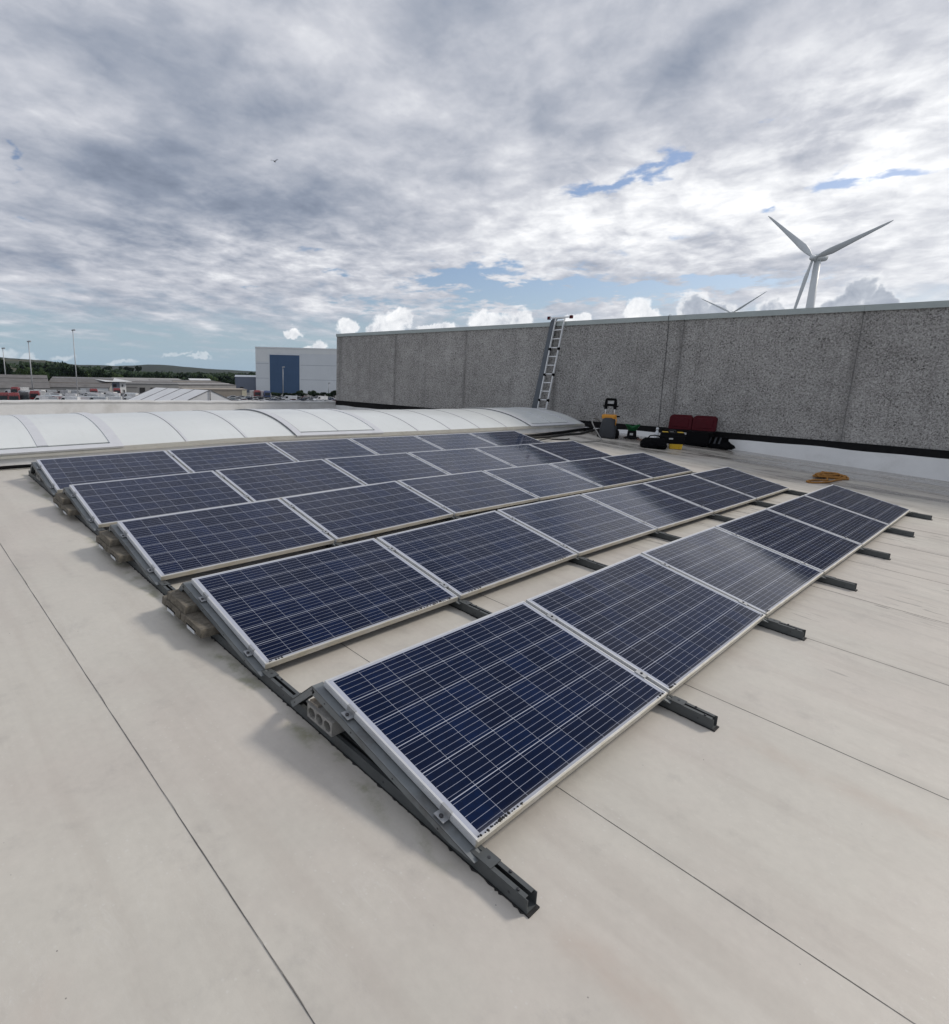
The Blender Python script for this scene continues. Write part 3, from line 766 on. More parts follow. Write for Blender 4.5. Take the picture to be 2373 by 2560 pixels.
        for q_ in (.165, .775):
            mb = MB(); c = o + ey * q_
            if s in (0, 6):
                sg = -1 if s == 0 else 1; xe = (XS[s] - xc)
                mb.obox(c + Vector((xe + sg * .019, 0, 0)) - ez * .030, (.018, 0, 0), ey * .026, ez * .002)
                mb.obox(c + Vector((xe + sg * .003, 0, 0)) - ez * .014, (.0018, 0, 0), ey * .026, ez * .018)
                mb.obox(c + Vector((xe - sg * .002, 0, 0)) + ez * .0032, (.0070, 0, 0), ey * .026, ez * .0018)
                mb.cur = 1
                mb.lathe([(.009, 0), (.009, .006), (.005, .007)], 8, c + Vector((xe + sg * .021, 0, 0)) - ez * .028)
            else:
                mb.obox(c + ez * .003, (PGAP / 2 + .006, 0, 0), ey * .030, ez * .0018)
                mb.obox(c - ez * .012, (.011, 0, 0), ey * .030, ez * .014)
                mb.cur = 1
                mb.lathe([(.007, 0), (.007, .005)], 8, c + ez * .0045)
            mb.build('clamp', ['steel', 'bolt'], root)
for s in range(7): build_frame(s)

# ------------------------------------------------------------------ solar panels
ORD = ['first', 'second', 'third', 'fourth', 'fifth', 'last']
ROWN = ['in the open front row', 'in the second row', 'in the middle row', 'in the fourth row', 'in the row beside the skylight']
def make_panel():
    root = thing('solar_panel', 'blue solar panel', 'solar panel', group='blue solar panels in five tilted rows on the roof')
    lip, th = .0115, .035
    mb = MB()
    def fr(x0, x1, y0, y1): mb.box(x0, x1, y0, y1, -th, 0)
    fr(0, PL, 0, lip); fr(0, PL, PWID - lip, PWID); fr(0, lip, lip, PWID - lip); fr(PL - lip, PL, lip, PWID - lip)
    for k in range(4):                           # ribs of the extrusion on both short sides
        zz = -.006 - .007 * k
        mb.box(-.0012, .0005, .003, PWID - .003, zz - .003, zz); mb.box(PL - .0005, PL + .0012, .003, PWID - .003, zz - .003, zz)
    mb.build('frame', 'frame', root, bevel=.0009)
    mb = MB(); mb.box(lip + .0004, PL - lip - .0004, lip + .0004, PWID - lip - .0004, -.0075, -.0016)
    mb.build('cell_glass', 'solar', root)
    return root
proto = make_panel()
first = True
for r in range(5):
    for k in range(6):
        o = proto if first else dup(proto)
        first = False
        x0 = k * (PL + PGAP)
        za, zb_ = zr(XS[k]), zr(XS[k + 1])
        ex = Vector((XS[k + 1] - XS[k], 0, zb_ - za)).normalized()
        ey = Vector((0, math.cos(TILT), math.sin(TILT))); ez = ex.cross(ey).normalized(); ey = ez.cross(ex)
        mm = Matrix((ex, ey, ez)).transposed()
        o.location = (x0, DR[r], H0 + za + SY * DR[r]); o.rotation_euler = mm.to_euler()
        o['label'] = 'blue solar panel ' + ROWN[r] + ', ' + ORD[k] + ' from the ballast slab end'

# black dirt caked along the low corner of the two panels nearest the lens
def caked(o, spans, seed, part='dirt_crust'):
    random.seed(seed); mb = MB()
    for a, b in spans:
        x = a
        while x < b:
            w_ = random.uniform(.003, .008); yy = random.uniform(.0115, .016)
            mb.lathe([(w_ * .9, 0), (w_, .0012), (w_ * .6, .003), (.001, .004)], 7, (x, yy, -.0014 + random.uniform(0, .001)))
            x += random.uniform(.006, .03)
    mb.build(part, 'rubber', o)

panels = [o for o in COL.objects if o.get('category') == 'solar panel']
def panel(r, k): return panels[r * 6 + k]
panels.sort(key=lambda o: (round(o.location.y, 1), o.location.x))
caked(panel(0, 0), ((.02, .30), (1.55, 1.62)), 1); caked(panel(0, 1), ((.03, .10), (1.58, 1.63)), 2); caked(panel(1, 0), ((1.2, 1.6), (.03, .12)), 3); caked(panel(1, 1), ((.1, .25), (1.3, 1.5)), 4); caked(panel(0, 2), ((.02, .1),), 5)

# ------------------------------------------------------------------ ballast
def slab(name, label, x0, x1, y0, y1, zb, th, seed, notch=True, cat='concrete slab'):
    random.seed(seed)
    root = thing(name, label, cat, (0, (y0 + y1) / 2, zb), 'concrete ballast slabs on the rail ends')
    ym = (y0 + y1) / 2
    mb = MB(); n = 6; vs = []
    def sh(x, y, z): return (x, y - ym, z + SY * (y - ym))
    mb.hexa([sh(x0, y0, 0), sh(x1, y0, 0), sh(x1, y1, 0), sh(x0, y1, 0), sh(x0 + random.uniform(0, .008), y0 + .004, th), sh(x1, y0, th), sh(x1, y1, th), sh(x0 + random.uniform(0, .008), y1 - .003, th)])
    mb.build('slab', 'paver', root, bevel=.004)
    if notch:
        mb = MB(); mb.hexa([sh(x0 - .002, ym - .055, -.012), sh(x0 + .06, ym - .055, -.012), sh(x0 + .06, ym + .055, -.012), sh(x0 - .002, ym + .055, -.012), sh(x0 - .002, ym - .055, .010), sh(x0 + .06, ym - .055, .010), sh(x0 + .06, ym + .055, .010), sh(x0 - .002, ym + .055, .010)])
        mb.build('spacer', 'clear', root, bevel=.002)
        mb = MB(); mb.hexa([sh(x0 - .0015, ym - .075, .012), sh(x0 + .01, ym - .075, .012), sh(x0 + .01, ym + .07, .012), sh(x0 - .0015, ym + .07, .012), sh(x0 - .0015, ym - .075, .020), sh(x0 + .01, ym - .075, .020), sh(x0 + .01, ym + .07, .020), sh(x0 - .0015, ym + .07, .020)])
        mb.build('recess_shade', 'black', root)  # black strip on the slab face as the shade of an uncut notch
for r, nm in ((1, 'second'), (2, 'middle'), (3, 'fourth')):
    d = DR[r]; zz = SY * d
    hb = .0645
    slab('ballast_slab', 'weathered brown concrete slab under the ' + nm + ' row, lower one nearer the low edge', -.145 + .005 * r, .16, d + .535, d + .84, zz + SY * .69 + hb, .055, r * 3 + 1)
    slab('ballast_slab', 'weathered brown concrete slab under the ' + nm + ' row, lower one under the strut', -.150 + .006 * r, .16, d + .845, d + 1.15, zz + SY * 1.0 + hb, .055, r * 3 + 2)
    slab('ballast_slab', 'dark weathered concrete slab lying on two others under the ' + nm + ' row', -.135 + .005 * r, .16, d + .79, d + 1.09, zz + SY * .94 + hb + .0565, .055 if r > 1 else .05, r * 3 + 3, False)
def hollow(label, yc, zb, x0, L, hgt, dep, n=3):
    root = thing('hollow_block', label, 'concrete block', (x0, yc, zb))
    mb = MB(); t = .010 if n == 3 else .016
    cw = (L - t * (n + 1)) / n
    def bx(y0, y1, z0, z1, xa=0, xb=dep): mb.hexa([(xa, y0, z0 + SY * y0), (xb, y0, z0 + SY * y0), (xb, y1, z0 + SY * y1), (xa, y1, z0 + SY * y1), (xa, y0, z1 + SY * y0), (xb, y0, z1 + SY * y0), (xb, y1, z1 + SY * y1), (xa, y1, z1 + SY * y1)])
    y = -L / 2
    bx(-L / 2, L / 2, 0, t); bx(-L / 2, L / 2, hgt - t, hgt)
    for k in range(n + 1):
        bx(y, y + t, t, hgt - t); y += t + cw
    # rounded hole corners
    y = -L / 2 + t
    for k in range(n):
        for (cy, cz, sy_, sz) in ((y, t, 1, 1), (y + cw, t, -1, 1), (y, hgt - t, 1, -1), (y + cw, hgt - t, -1, -1)):
            mb.prism([(0.0005, cy, cz + SY * cy), (0.0005, cy + sy_ * cw * .3, cz + SY * cy), (0.0005, cy, cz + sz * cw * .3 + SY * cy)], (dep - .001, 0, 0))
        y += cw + t
    mb.build('block', 'block', root)
    mb = MB(); bx2 = MB(); bx2.box(dep - .01, dep + .005, -L / 2 + .004, L / 2 - .004, .003, hgt - .003); bx2.build('web', 'block', root)
hollow('hollow grey concrete block with three holes under the front row', .935, SY * .935 + .0665, -.052, .20, .072, .19)
hollow('pale hollow concrete block tucked under the row beside the skylight', DR[4] + .80, SY * (DR[4] + .80) + .0645, -.032, .20, .10, .19, 2)
# thin timber packer above the hollow block
mb = MB(); mb.hexa([(-.035, .97, .2005), (.10, .97, .2005), (.10, 1.04, .2045), (-.035, 1.04, .2045), (-.035, .97, .2105), (.10, .97, .2105), (.10, 1.04, .2145), (-.035, 1.04, .2145)])
tag(mb.build('packing_board', 'tan', bevel=.002, org=(0, .9, .21)), 'thin pale board wedged under the strut over the hollow block', 'board')

# ------------------------------------------------------------------ ladder and board on the wall
def build_ladder():
    bl, br = Vector((15.45, 10.02, roofz(15.45, 10.0) + .02)), Vector((15.45, 9.70, roofz(15.45, 9.7) + .02))
    tl, tr = Vector((15.92, 9.84, 3.90)), Vector((15.92, 9.52, 3.91))
    root = thing('ladder', 'silver folding ladder leaning on the grey wall with a stabiliser bar', 'ladder', bl)
    loc = lambda p: Vector(p) - bl
    for a, b in ((bl, tl), (br, tr)):
        mb = MB(); d = (b - a).normalized(); nx = d.cross(Vector((0, 1, 0))).normalized()
        mb.obox(loc((a + b) / 2), d * ((b - a).length / 2), Vector((0, .013, 0)), nx * .032)
        mb.build('stile', 'alu_bright', root, bevel=.004)
    n = 12
    for k in range(n):
        f = (k + .55) / n; p, q = bl.lerp(tl, f), br.lerp(tr, f)
        mb = MB(); mb.tube([loc(p), loc(q)], .019, 8); mb.build('rung', 'alu_bright', root)
    for f in (.21, .455, .70):
        for a, b in ((bl, tl), (br, tr)):
            mb = MB(); p = loc(a.lerp(b, f)); mb.lathe([(.048, -.028), (.052, 0), (.048, .028)], 12, (0, 0, 0))
            o = mb.build('hinge', 'blackpl', root); o.location = p; o.rotation_euler = (R(90), 0, 0)
    c = (tl + tr) / 2; c.z -= .02; c.x -= .035
    mb = MB(); mb.obox(loc(c), (0, .40, .006), (.025, 0, 0), (0, 0, .022)); mb.build('stabiliser_bar', 'alu_bright', root, bevel=.004)
    for sg in (-1, 1):
        mb = MB(); mb.obox(loc(c) + Vector((0, sg * .40, sg * .006)), (.045, 0, 0), (0, .045, 0), (0, 0, .05)); mb.build('end_cap', 'red', root, bevel=.012)
    for a in (bl, br):
        mb = MB(); mb.obox(loc(a) + Vector((0, 0, .02)), (.045, 0, 0), (0, .024, 0), (0, 0, .04)); mb.build('foot', 'blackpl', root, bevel=.006)
build_ladder()
def build_board():
    mb = MB()
    a0, a1 = Vector((15.70, 10.42, roofz(15.7, 10.4) + .01)), Vector((15.935, 10.05, 3.70))
    w_ = Vector((0, -.20, 0)); n_ = Vector((-.018, 0, 0))
    pts = [a0, a0.lerp(a1, .5), a1, Vector((15.925, 10.02, 3.80)), Vector((16.0, 9.99, 3.885)), Vector((16.12, 9.97, 3.90)), Vector((16.25, 9.96, 3.885))]
    nn = [Vector((-.02, 0, 0))] * 3 + [Vector((-.018, 0, .006)), Vector((-.012, 0, .016)), Vector((0, 0, .02)), Vector((.004, 0, .02))]
    for i in range(len(pts) - 1):
        p, q, m1, m2 = pts[i], pts[i + 1], nn[i], nn[i + 1]
        mb.hexa([p, p + w_, q + w_, q, p + m1, p + w_ + m1, q + w_ + m2, q + m2])
    tag(mb.build('wall_guard', 'slate', org=a0), 'dark blue grey board hooked over the wall top beside the ladder', 'board')
build_board()
def cable(name, label, pts, r, m_, cat='cable', seg=8):
    # smooth through the points
    P = [Vector(p) for p in pts]; out = []
    for i in range(len(P) - 1):
        p0, p1, p2, p3 = P[max(i - 1, 0)], P[i], P[i + 1], P[min(i + 2, len(P) - 1)]
        for k in range(6):
            t = k / 6; out.append(.5 * ((2 * p1) + (p2 - p0) * t + (2 * p0 - 5 * p1 + 4 * p2 - p3) * t * t + (3 * p1 - p0 - 3 * p2 + p3) * t ** 3))
    out.append(P[-1])
    mb = MB(); mb.tube(out, r, seg)
    return tag(mb.build(name, m_, org=P[0]), label, cat)
ztw = 3.552 + .0136 * (6.3 - .66)
cable('wall_cable', 'thin black cable hanging down the grey wall from its coping', [(16.1, 6.30, ztw + .115), (15.96, 6.30, ztw + .10), (15.945, 6.30, ztw - .04), (15.985, 6.29, ztw - .3), (15.987, 6.27, 2.2), (15.987, 6.25, 1.2), (15.98, 6.24, .62), (15.945, 6.24, .5), (15.8, 6.22, roofz(15.8, 6.2) + .03)], .006, 'darkgrey')
rz = lambda x, y, h=.0: (x, y, roofz(x, y) + h)
cable('roof_cable', 'thick black cable lying along the skylight curb past the panels', [rz(-3.5, 7.55, .03), rz(-2.2, 7.8, .03), rz(-1.2, 7.86, .035), rz(-.3, 7.9, .035), rz(.2, 7.86, .035), rz(.9, 7.70, .03), rz(1.4, 7.6, .03)], .024, 'blackpl')
cable('roof_cable', 'black corrugated conduit running along the foot of the skylight curb', [rz(10.4, 7.55, .04), rz(11.4, 7.5, .04), rz(12.4, 7.56, .05), rz(13.3, 7.66, .05), rz(14.3, 7.85, .05), rz(15.5, 8.0, .05)], .042, 'blackpl')
cable('roof_cable', 'flat black cable bundle trailing below the conduit to the wall foot', [rz(11.0, 7.3, .03), rz(12.0, 7.28, .03), rz(12.9, 7.40, .03), rz(13.8, 7.42, .03), rz(14.8, 7.72, .03), rz(15.6, 7.8, .04)], .03, 'rubber')
cable('roof_cable', 'short loop of black cable near the end of the fourth row', [rz(10.9, 6.95, .02), rz(11.3, 6.90, .06), rz(11.7, 7.0, .02), rz(12.0, 6.85, .02), rz(12.3, 6.9, .02)], .016, 'rubber')
cable('water_hose', 'pale grey hose curling from the pressure washer over the roof', [rz(14.0, 7.0, .42), rz(13.75, 7.05, .52), rz(13.5, 6.95, .40), rz(13.35, 6.66, .12), rz(13.2, 6.50, .02), rz(12.7, 6.40, .014), rz(11.9, 6.48, .014), rz(11.2, 6.62, .014), rz(10.9, 6.85, .014)], .016, 'hose', 'hose')
cable('water_hose', 'red brown hose lying behind the green spreader', [rz(14.6, 6.55, .015), rz(14.7, 6.2, .015), rz(14.5, 5.9, .015), rz(14.2, 5.75, .015), rz(13.9, 5.6, .015), rz(13.7, 5.2, .015)], .02, 'brownhose', 'hose')

# ------------------------------------------------------------------ tools by the wall
EX = Vector((0.6346, .7709, 0)).normalized()      # unused helper direction
def facing(p):                                    # rotation that turns local -Y towards the camera
    d = Vector((CAM.x - p[0], CAM.y - p[1], 0)).normalized(); return math.atan2(d.x, -d.y)
def loft(mb, secs, smooth=False):                 # secs: list of (z, half_x, half_y, cx, cy, round)
    rings = []
    for z, hx, hy, cx_, cy_, rr in secs:
        ring = []
        for (sx, sy_, a0) in ((1, 1, 0), (-1, 1, 90), (-1, -1, 180), (1, -1, 270)):
            for k in range(4):
                a = R(a0 + 30 * k); ring.append((cx_ + sx * (hx - rr) + rr * math.cos(a), cy_ + sy_ * (hy - rr) + rr * math.sin(a), z))
        rings.append(ring)
    n = 16
    mb.addf([p for r_ in rings for p in r_], [(i * n + k, i * n + (k + 1) % n, (i + 1) * n + (k + 1) % n, (i + 1) * n + k) for i in range(len(rings) - 1) for k in range(n)], smooth)
    o = len(mb.v) - n * len(rings)
    mb.f.append(tuple(o + k for k in range(n))[::-1]); mb.mi.append(mb.cur); mb.sm.append(False)
    o += n * (len(rings) - 1)
    mb.f.append(tuple(o + k for k in range(n))); mb.mi.append(mb.cur); mb.sm.append(False)

def washer():
    p = rz(13.95, 6.72)
    root = thing('pressure_washer', 'upright grey pressure washer with a yellow band and black handle', 'pressure washer', p, rot=(0, 0, facing(p) - .15))
    mb = MB(); loft(mb, [(0, .20, .17, 0, 0, .05), (.06, .215, .18, 0, 0, .06), (.28, .20, .17, 0, 0, .07), (.45, .165, .14, 0, 0, .07), (.54, .14, .12, 0, 0, .06), (.575, .11, .10, 0, 0, .05)], True); mb.build('body', 'darkgrey', root)
    mb = MB(); loft(mb, [(0, .215, .13, .05, .12, .05), (.18, .22, .13, .05, .12, .05), (.24, .18, .10, .05, .12, .05)], True); mb.build('base', 'blackpl', root)
    for sg in (-1, 1):
        mb = MB(); mb.tube([(sg * .22, .12, .10), (sg * .27, .12, .10)], .10, 14); mb.build('wheel', 'blackpl', root)
    mb = MB(); loft(mb, [(.535, .175, .125, 0, .02, .03), (.60, .18, .13, 0, .02, .03), (.645, .172, .12, 0, .02, .03)]); mb.build('yellow_band', 'orange', root, bevel=.005)
    mb = MB(); mb.tube([(.175, -.05, .62), (.20, -.07, .50), (.185, -.06, .36)], .016, 6); mb.build('spray_lance', 'orange', root)
    mb = MB(); mb.tube([(.18, 0, .60), (.27, -.02, .60)], .022, 8); mb.build('nozzle', 'blackpl', root)
    for sg in (-1, 1):
        mb = MB(); mb.tube([(sg * .115, .04, .62), (sg * .115, .05, .84)], .0125, 8); mb.build('handle_post', 'alu_bright', root)
    mb = MB()
    for sg in (-1, 1):
        mb.prism([(sg * .155, .02, .79), (sg * .080, .02, .79), (sg * .075, .02, .87), (sg * .08, .02, .90), (sg * .085, .02, 1.07), (sg * .142, .02, 1.06), (sg * .16, .02, .92)], (0, .06, 0))
        mb.tube([(sg * .13, .05, .87), (sg * .20, .05, .87)], .020, 8)
    mb.box(-.10, .10, .022, .078, .865, .935); mb.box(-.125, .125, .022, .078, 1.02, 1.085)
    mb.build('handle', 'blackpl', root, bevel=.008)
    mb = MB(); mb.box(-.092, .092, .046, .052, .925, 1.036); mb.build('handle_window', 'label', root)
washer()
def spreader():
    p = rz(14.75, 6.42)
    root = thing('seed_spreader', 'small green hopper with a notched rim on a round black base', 'spreader', p, rot=(0, 0, facing(p)))
    mb = MB(); mb.lathe([(.205, 0), (.21, .02), (.19, .045), (.14, .055), (.125, .06), (.115, .17), (.11, .22), (.06, .23)], 20); mb.build('base', 'blackpl', root)
    mb = MB(); mb.box(-.05, .03, -.121, -.112, .10, .16); mb.build('label_plate', 'label', root)
    mb = MB(); n = 28
    def rim(a): return .40 - .10 * max(0, 1 - abs(((a + math.pi / 2 + math.pi) % (2 * math.pi)) - math.pi) / .75) - .06 * max(0, 1 - abs(((a - math.pi / 2 + math.pi) % (2 * math.pi)) - math.pi) / .75)
    rings = []
    for f in (0, .35, .7, 1):
        rings.append([((.10 + .10 * f) * math.cos(2 * math.pi * k / n), (.09 + .075 * f) * math.sin(2 * math.pi * k / n), .22 + (rim(2 * math.pi * k / n) - .22) * f) for k in range(n)])
    for f in (1, .6, .15):
        rings.append([((.09 + .10 * f) * math.cos(2 * math.pi * k / n), (.08 + .075 * f) * math.sin(2 * math.pi * k / n), .23 + (rim(2 * math.pi * k / n) - .23) * f) for k in range(n)])
    mb.addf([q for r_ in rings for q in r_], [(i * n + k, i * n + (k + 1) % n, (i + 1) * n + (k + 1) % n, (i + 1) * n + k) for i in range(len(rings) - 1) for k in range(n)], True)
    o = len(mb.v) - n; mb.f.append(tuple(o + k for k in range(n))); mb.mi.append(0); mb.sm.append(False)
    mb.build('hopper', 'green', root)
spreader()
def toolbag():
    p = rz(13.35, 5.20)
    root = thing('tool_bag', 'slumped black fabric tool bag lying in front of the tool boxes', 'bag', p, rot=(0, 0, facing(p) + .12))
    mb = MB(); random.seed(4)
    loft(mb, [(0, .27, .16, 0, 0, .06), (.05, .30, .18, 0, 0, .09), (.14, .29, .17, -.01, 0, .09), (.21, .26, .13, .0, .01, .08), (.255, .22, .07, .01, .01, .05)], True)
    mb.build('body', 'fabric', root)
    mb = MB(); mb.tube([(-.16, -.06, .24), (-.10, -.03, .31), (0, -.02, .325), (.10, -.03, .31), (.16, -.06, .24)], .014, 6); mb.build('handle', 'fabric', root)
    mb = MB(); loft(mb, [(.03, .10, .03, .16, -.17, .02), (.09, .11, .045, .16, -.17, .03), (.16, .10, .03, .16, -.165, .02)], True); mb.build('pocket', 'fabric', root)
toolbag()
def toolbox():
    p = rz(13.85, 4.98)
    root = thing('tool_box', 'black tool box with yellow lid clips standing on a yellow bin', 'tool box', p, rot=(0, 0, facing(p) + .12))
    mb = MB(); loft(mb, [(0, .135, .11, .10, 0, .012), (.13, .150, .12, .10, 0, .012)]); mb.build('lower_bin', 'yellow', root, bevel=.004)
    mb = MB()
    for k in range(3): mb.box(.0 + .09 * k, .012 + .09 * k, -.128, -.110, .01, .128)
    mb.build('bin_rib', 'yellow', root)
    mb = MB(); loft(mb, [(.13, .25, .13, 0, 0, .02), (.16, .27, .14, 0, 0, .03), (.30, .275, .145, 0, 0, .03), (.36, .26, .13, 0, 0, .03)]); mb.build('body', 'blackpl', root, bevel=.004)
    mb = MB(); loft(mb, [(.36, .268, .138, 0, 0, .03), (.395, .26, .13, 0, 0, .03), (.41, .24, .11, 0, 0, .03)]); mb.build('lid', 'blackpl', root, bevel=.003)
    for sg in (-1, 1):
        mb = MB(); mb.box(sg * .17 - .065, sg * .17 + .065, -.10, .06, .405, .425); mb.build('lid_clip', 'yellow', root, bevel=.006)
    mb = MB(); mb.box(-.08, .01, -.155, -.140, .24, .275); mb.build('label_plate', 'label', root, bevel=.003)
    mb = MB(); mb.tube([(-.08, 0, .41), (-.06, 0, .46), (.06, 0, .46), (.08, 0, .41)], .012, 6); mb.build('handle', 'darkgrey', root)
toolbox()
def bottle():
    p = rz(13.9, 5.38)
    root = thing('spray_bottle', 'frosted white bottle standing behind the black tool bag', 'bottle', p)
    mb = MB(); mb.lathe([(.058, 0), (.062, .02), (.062, .27), (.05, .34), (.026, .39), (.024, .42)], 14); mb.build('body', 'clear', root)
    mb = MB(); mb.lathe([(.034, .415), (.036, .44), (.03, .47), (.015, .475)], 12); mb.build('cap', 'clear', root)
bottle()
def trunk():
    p = rz(15.45, 5.22)
    rot = math.pi / 2 * -1 + .02
    root = thing('storage_trunk', 'black storage trunk with its dark red lid open against the wall', 'trunk', p, rot=(0, 0, rot)); root.scale = (1.22, 1.0, 1.0)
    # local -Y faces the roof (world -X), local X runs along the wall
    mb = MB(); loft(mb, [(0, .46, .19, 0, 0, .03), (.06, .48, .205, 0, 0, .04), (.34, .50, .22, 0, 0, .04)]); mb.build('body', 'blackpl', root, bevel=.006)
    mb = MB(); mb.box(-.505, .505, -.225, .225, .34, .375); mb.build('rim', 'blackpl', root, bevel=.006)
    for sg in (-1, 1):
        l = MB(); q = []
        # lid half: rounded panel leaning back on the wall
        w_, h_ = .245, .40
        cx_ = sg * .25
        n = 6; poly = []
        for (ax, az, a0) in ((w_ - .09, h_ - .09, 0), (-w_ + .09, h_ - .09, 90), (-w_ + .03, .03, 180), (w_ - .03, .03, 270)):
            rr = .09 if az > .1 else .03
            for k in range(n + 1):
                a = R(a0 + 90 * k / n); poly.append((cx_ + ax + rr * math.cos(a), az + rr * math.sin(a)))
        lean = lambda z: .195 + .13 * z
        l.prism([(x_, lean(z_), .375 + z_) for x_, z_ in poly], (0, .07, -.0))
        o = l.build('lid', 'red', root, bevel=.012)
        l = MB()
        l.prism([(cx_ + (x_ - cx_) * .72, lean(.2 + (z_ - .2) * .66) - .012, .375 + .2 + (z_ - .2) * .66) for x_, z_ in poly], (0, .02, 0)); l.build('lid_panel', 'red', o, bevel=.008)
        for k in range(5):
            l = MB(); l.tube([(cx_ - w_ + .07 + k * .085, lean(h_) + .035, .375 + h_ - .014), (cx_ - w_ + .105 + k * .085, lean(h_) + .035, .375 + h_ - .014)], .02, 6); l.build('lid_lug', 'red', o)
        mb = MB(); mb.box(sg * .13 - .13 - .04, sg * .13 - .13 + .04, -.245, -.222, .27, .325); mb.build('latch', 'label', root, bevel=.005)
trunk()
def sack():
    p = rz(15.52, 4.42)
    root = thing('gathered_sack', 'black gathered sack slumped against the white upstand beside the trunk', 'sack', p, rot=(0, 0, -math.pi / 2))
    mb = MB(); n = 26; rings = []
    random.seed(8)
    for z_, r0, amp in ((0, .26, .02), (.05, .31, .05), (.11, .27, .05), (.16, .19, .04), (.22, .14, .035), (.28, .145, .035), (.31, .15, .03)):
        ring = []
        for k in range(n):
            a = 2 * math.pi * k / n; rr = r0 + amp * math.sin(5 * a + z_ * 9) + .5 * amp * math.sin(9 * a + 1)
            ring.append((rr * math.cos(a) * 1.05, rr * math.sin(a) * .55, z_))
        rings.append(ring)
    mb.addf([q for r_ in rings for q in r_], [(i * n + k, i * n + (k + 1) % n, (i + 1) * n + (k + 1) % n, (i + 1) * n + k) for i in range(len(rings) - 1) for k in range(n)], True)
    o = len(mb.v) - n; mb.f.append(tuple(o + k for k in range(n))); mb.mi.append(0); mb.sm.append(False)
    mb.build('body', 'fabric', root)
    for xx in (-.19, -.06, .05):
        mb = MB(); mb.prism([(xx - .02, -.115, .30), (xx + .015, -.115, .30), (xx + .0, -.17, .14), (xx - .045, -.17, .14)], (0, -.008, 0)); mb.build('strap', 'darkgrey', root)
    mb = MB(); mb.tube([(-.26, -.12, .02), (-.40, -.14, .03), (-.55, -.10, .02)], .018, 6); mb.build('drawstring', 'fabric', root)
sack()
def rope():
    random.seed(12)
    c = Vector(rz(13.1, 1.55)); pts = []
    for k in range(150):
        t = k / 150; a = t * 2 * math.pi * 7.3
        rx, ry = .40 + .17 * math.sin(3.1 * a * .31 + 1), .13 + .07 * math.sin(a * .43 + .5)
        x_ = c.x + rx * math.cos(a) + .10 * math.sin(a * .21); y_ = c.y + ry * math.sin(a) - .10 * math.cos(a) + .04 * math.sin(a * .37)
        pts.append((x_, y_, roofz(x_, y_) + .018 + .075 * t * abs(math.sin(a * .5 + .5)) ))
    # loose loop lying towards the camera
    lp = [(12.6, 1.50), (12.3, 1.64), (11.9, 1.68), (11.82, 1.59), (12.1, 1.48), (12.45, 1.42), (12.8, 1.40), (13.05, 1.34)]
    for x_, y_ in lp: pts.append((x_, y_, roofz(x_, y_) + .02))
    P = [Vector(p) for p in pts]; out = []
    for i in range(len(P) - 1):
        p0, p1, p2, p3 = P[max(i - 1, 0)], P[i], P[i + 1], P[min(i + 2, len(P) - 1)]
        for k in range(3):
            t = k / 3; out.append(.5 * ((2 * p1) + (p2 - p0) * t + (2 * p0 - 5 * p1 + 4 * p2 - p3) * t * t + (3 * p1 - p0 - 3 * p2 + p3) * t ** 3))
    mb = MB(); mb.tube(out, .017, 6)
    tag(mb.build('rope', 'rope', org=c), 'loose coil of orange brown rope lying on the bare roof', 'rope')
rope()

# ------------------------------------------------------------------ ground, yard, hills
def terrain():
    def prof(az):      # skyline heights (pixels above the horizon) by image column for two ranges
        return az
    mb = MB()
    mb.grid(lambda u, v: (-200 + 900 * u, -100 + 900 * v, GZ), 12, 12, False)
    o = mb.build('yard', 'asphalt'); tag(o, 'grey asphalt yard of the industrial estate', 'yard', kind='structure')
    mb = MB(); S = 4000
    mb.grid(lambda u, v: (-S + 2 * S * u, -S + 2 * S * v, GZ - .6), 30, 30, False)
    o = mb.build('ground', 'fields'); tag(o, 'wide flat ground of fields reaching the horizon', 'ground', kind='structure')
    # hills: bands facing the camera, sampled by bearing
    def hill(name, label, m_, D0, D1, D2, sky, bump_, seed, na=240, nr=14):
        random.seed(seed)
        us = [p[0] for p in sky]
        def hgt(u):
            for (a, ha), (b, hb) in zip(sky[:-1], sky[1:]):
                if u <= b: return ha + (hb - ha) * (u - a) / (b - a)
            return sky[-1][1]
        mb = MB(); ph = [random.uniform(0, 6.28) for _ in range(8)]
        def fn(i, j):
            u = us[0] + (us[-1] - us[0]) * i
            d = D0 + (D2 - D0) * j
            p = at_d(u, 940, d)
            k = max(0, min(1, (d - D0) / (D1 - D0))); k = k * k * (3 - 2 * k)
            fall = max(0, min(1, (D2 - d) / (D2 - D1))) if d > D1 else 1
            top = CAM.z + hgt(u) / FPX * D1
            edge = min(1, i / .06, (1 - i) / .06) if name == 'ridge' else 1
            n_ = sum(math.sin(u * (.011 * 1.9 ** q) + ph[q] + j * 2) / (1.7 ** q) for q in range(6)) * bump_
            z_ = GZ - 1 + (top - GZ + n_) * k * (0.25 + .75 * fall)
            return (p.x, p.y, z_)
        mb.grid(fn, na, nr)
        o = mb.build(name, m_); tag(o, label, 'hill', kind='structure')
    hill('hills', 'low green hillside of hedged fields rising beyond the sheds', 'fields', 430, 900, 1300, [(-3200, 14), (-1200, 26), (-500, 36), (-150, 33), (0, 32), (60, 31), (110, 31), (160, 26), (220, 19), (300, 13), (380, 9), (480, 6), (640, 4), (860, 3)], .8, 3)
    hill('ridge', 'distant wooded ridge on the skyline', 'wood', 1500, 2400, 3000, [(-3200, 18), (-600, 30), (-100, 31), (0, 33), (80, 31), (200, 24), (290, 22), (340, 24), (370, 27), (420, 26), (470, 23), (520, 20), (560, 18), (600, 17), (660, 17), (760, 16), (1000, 14)], 1.6, 4, 320)
terrain()

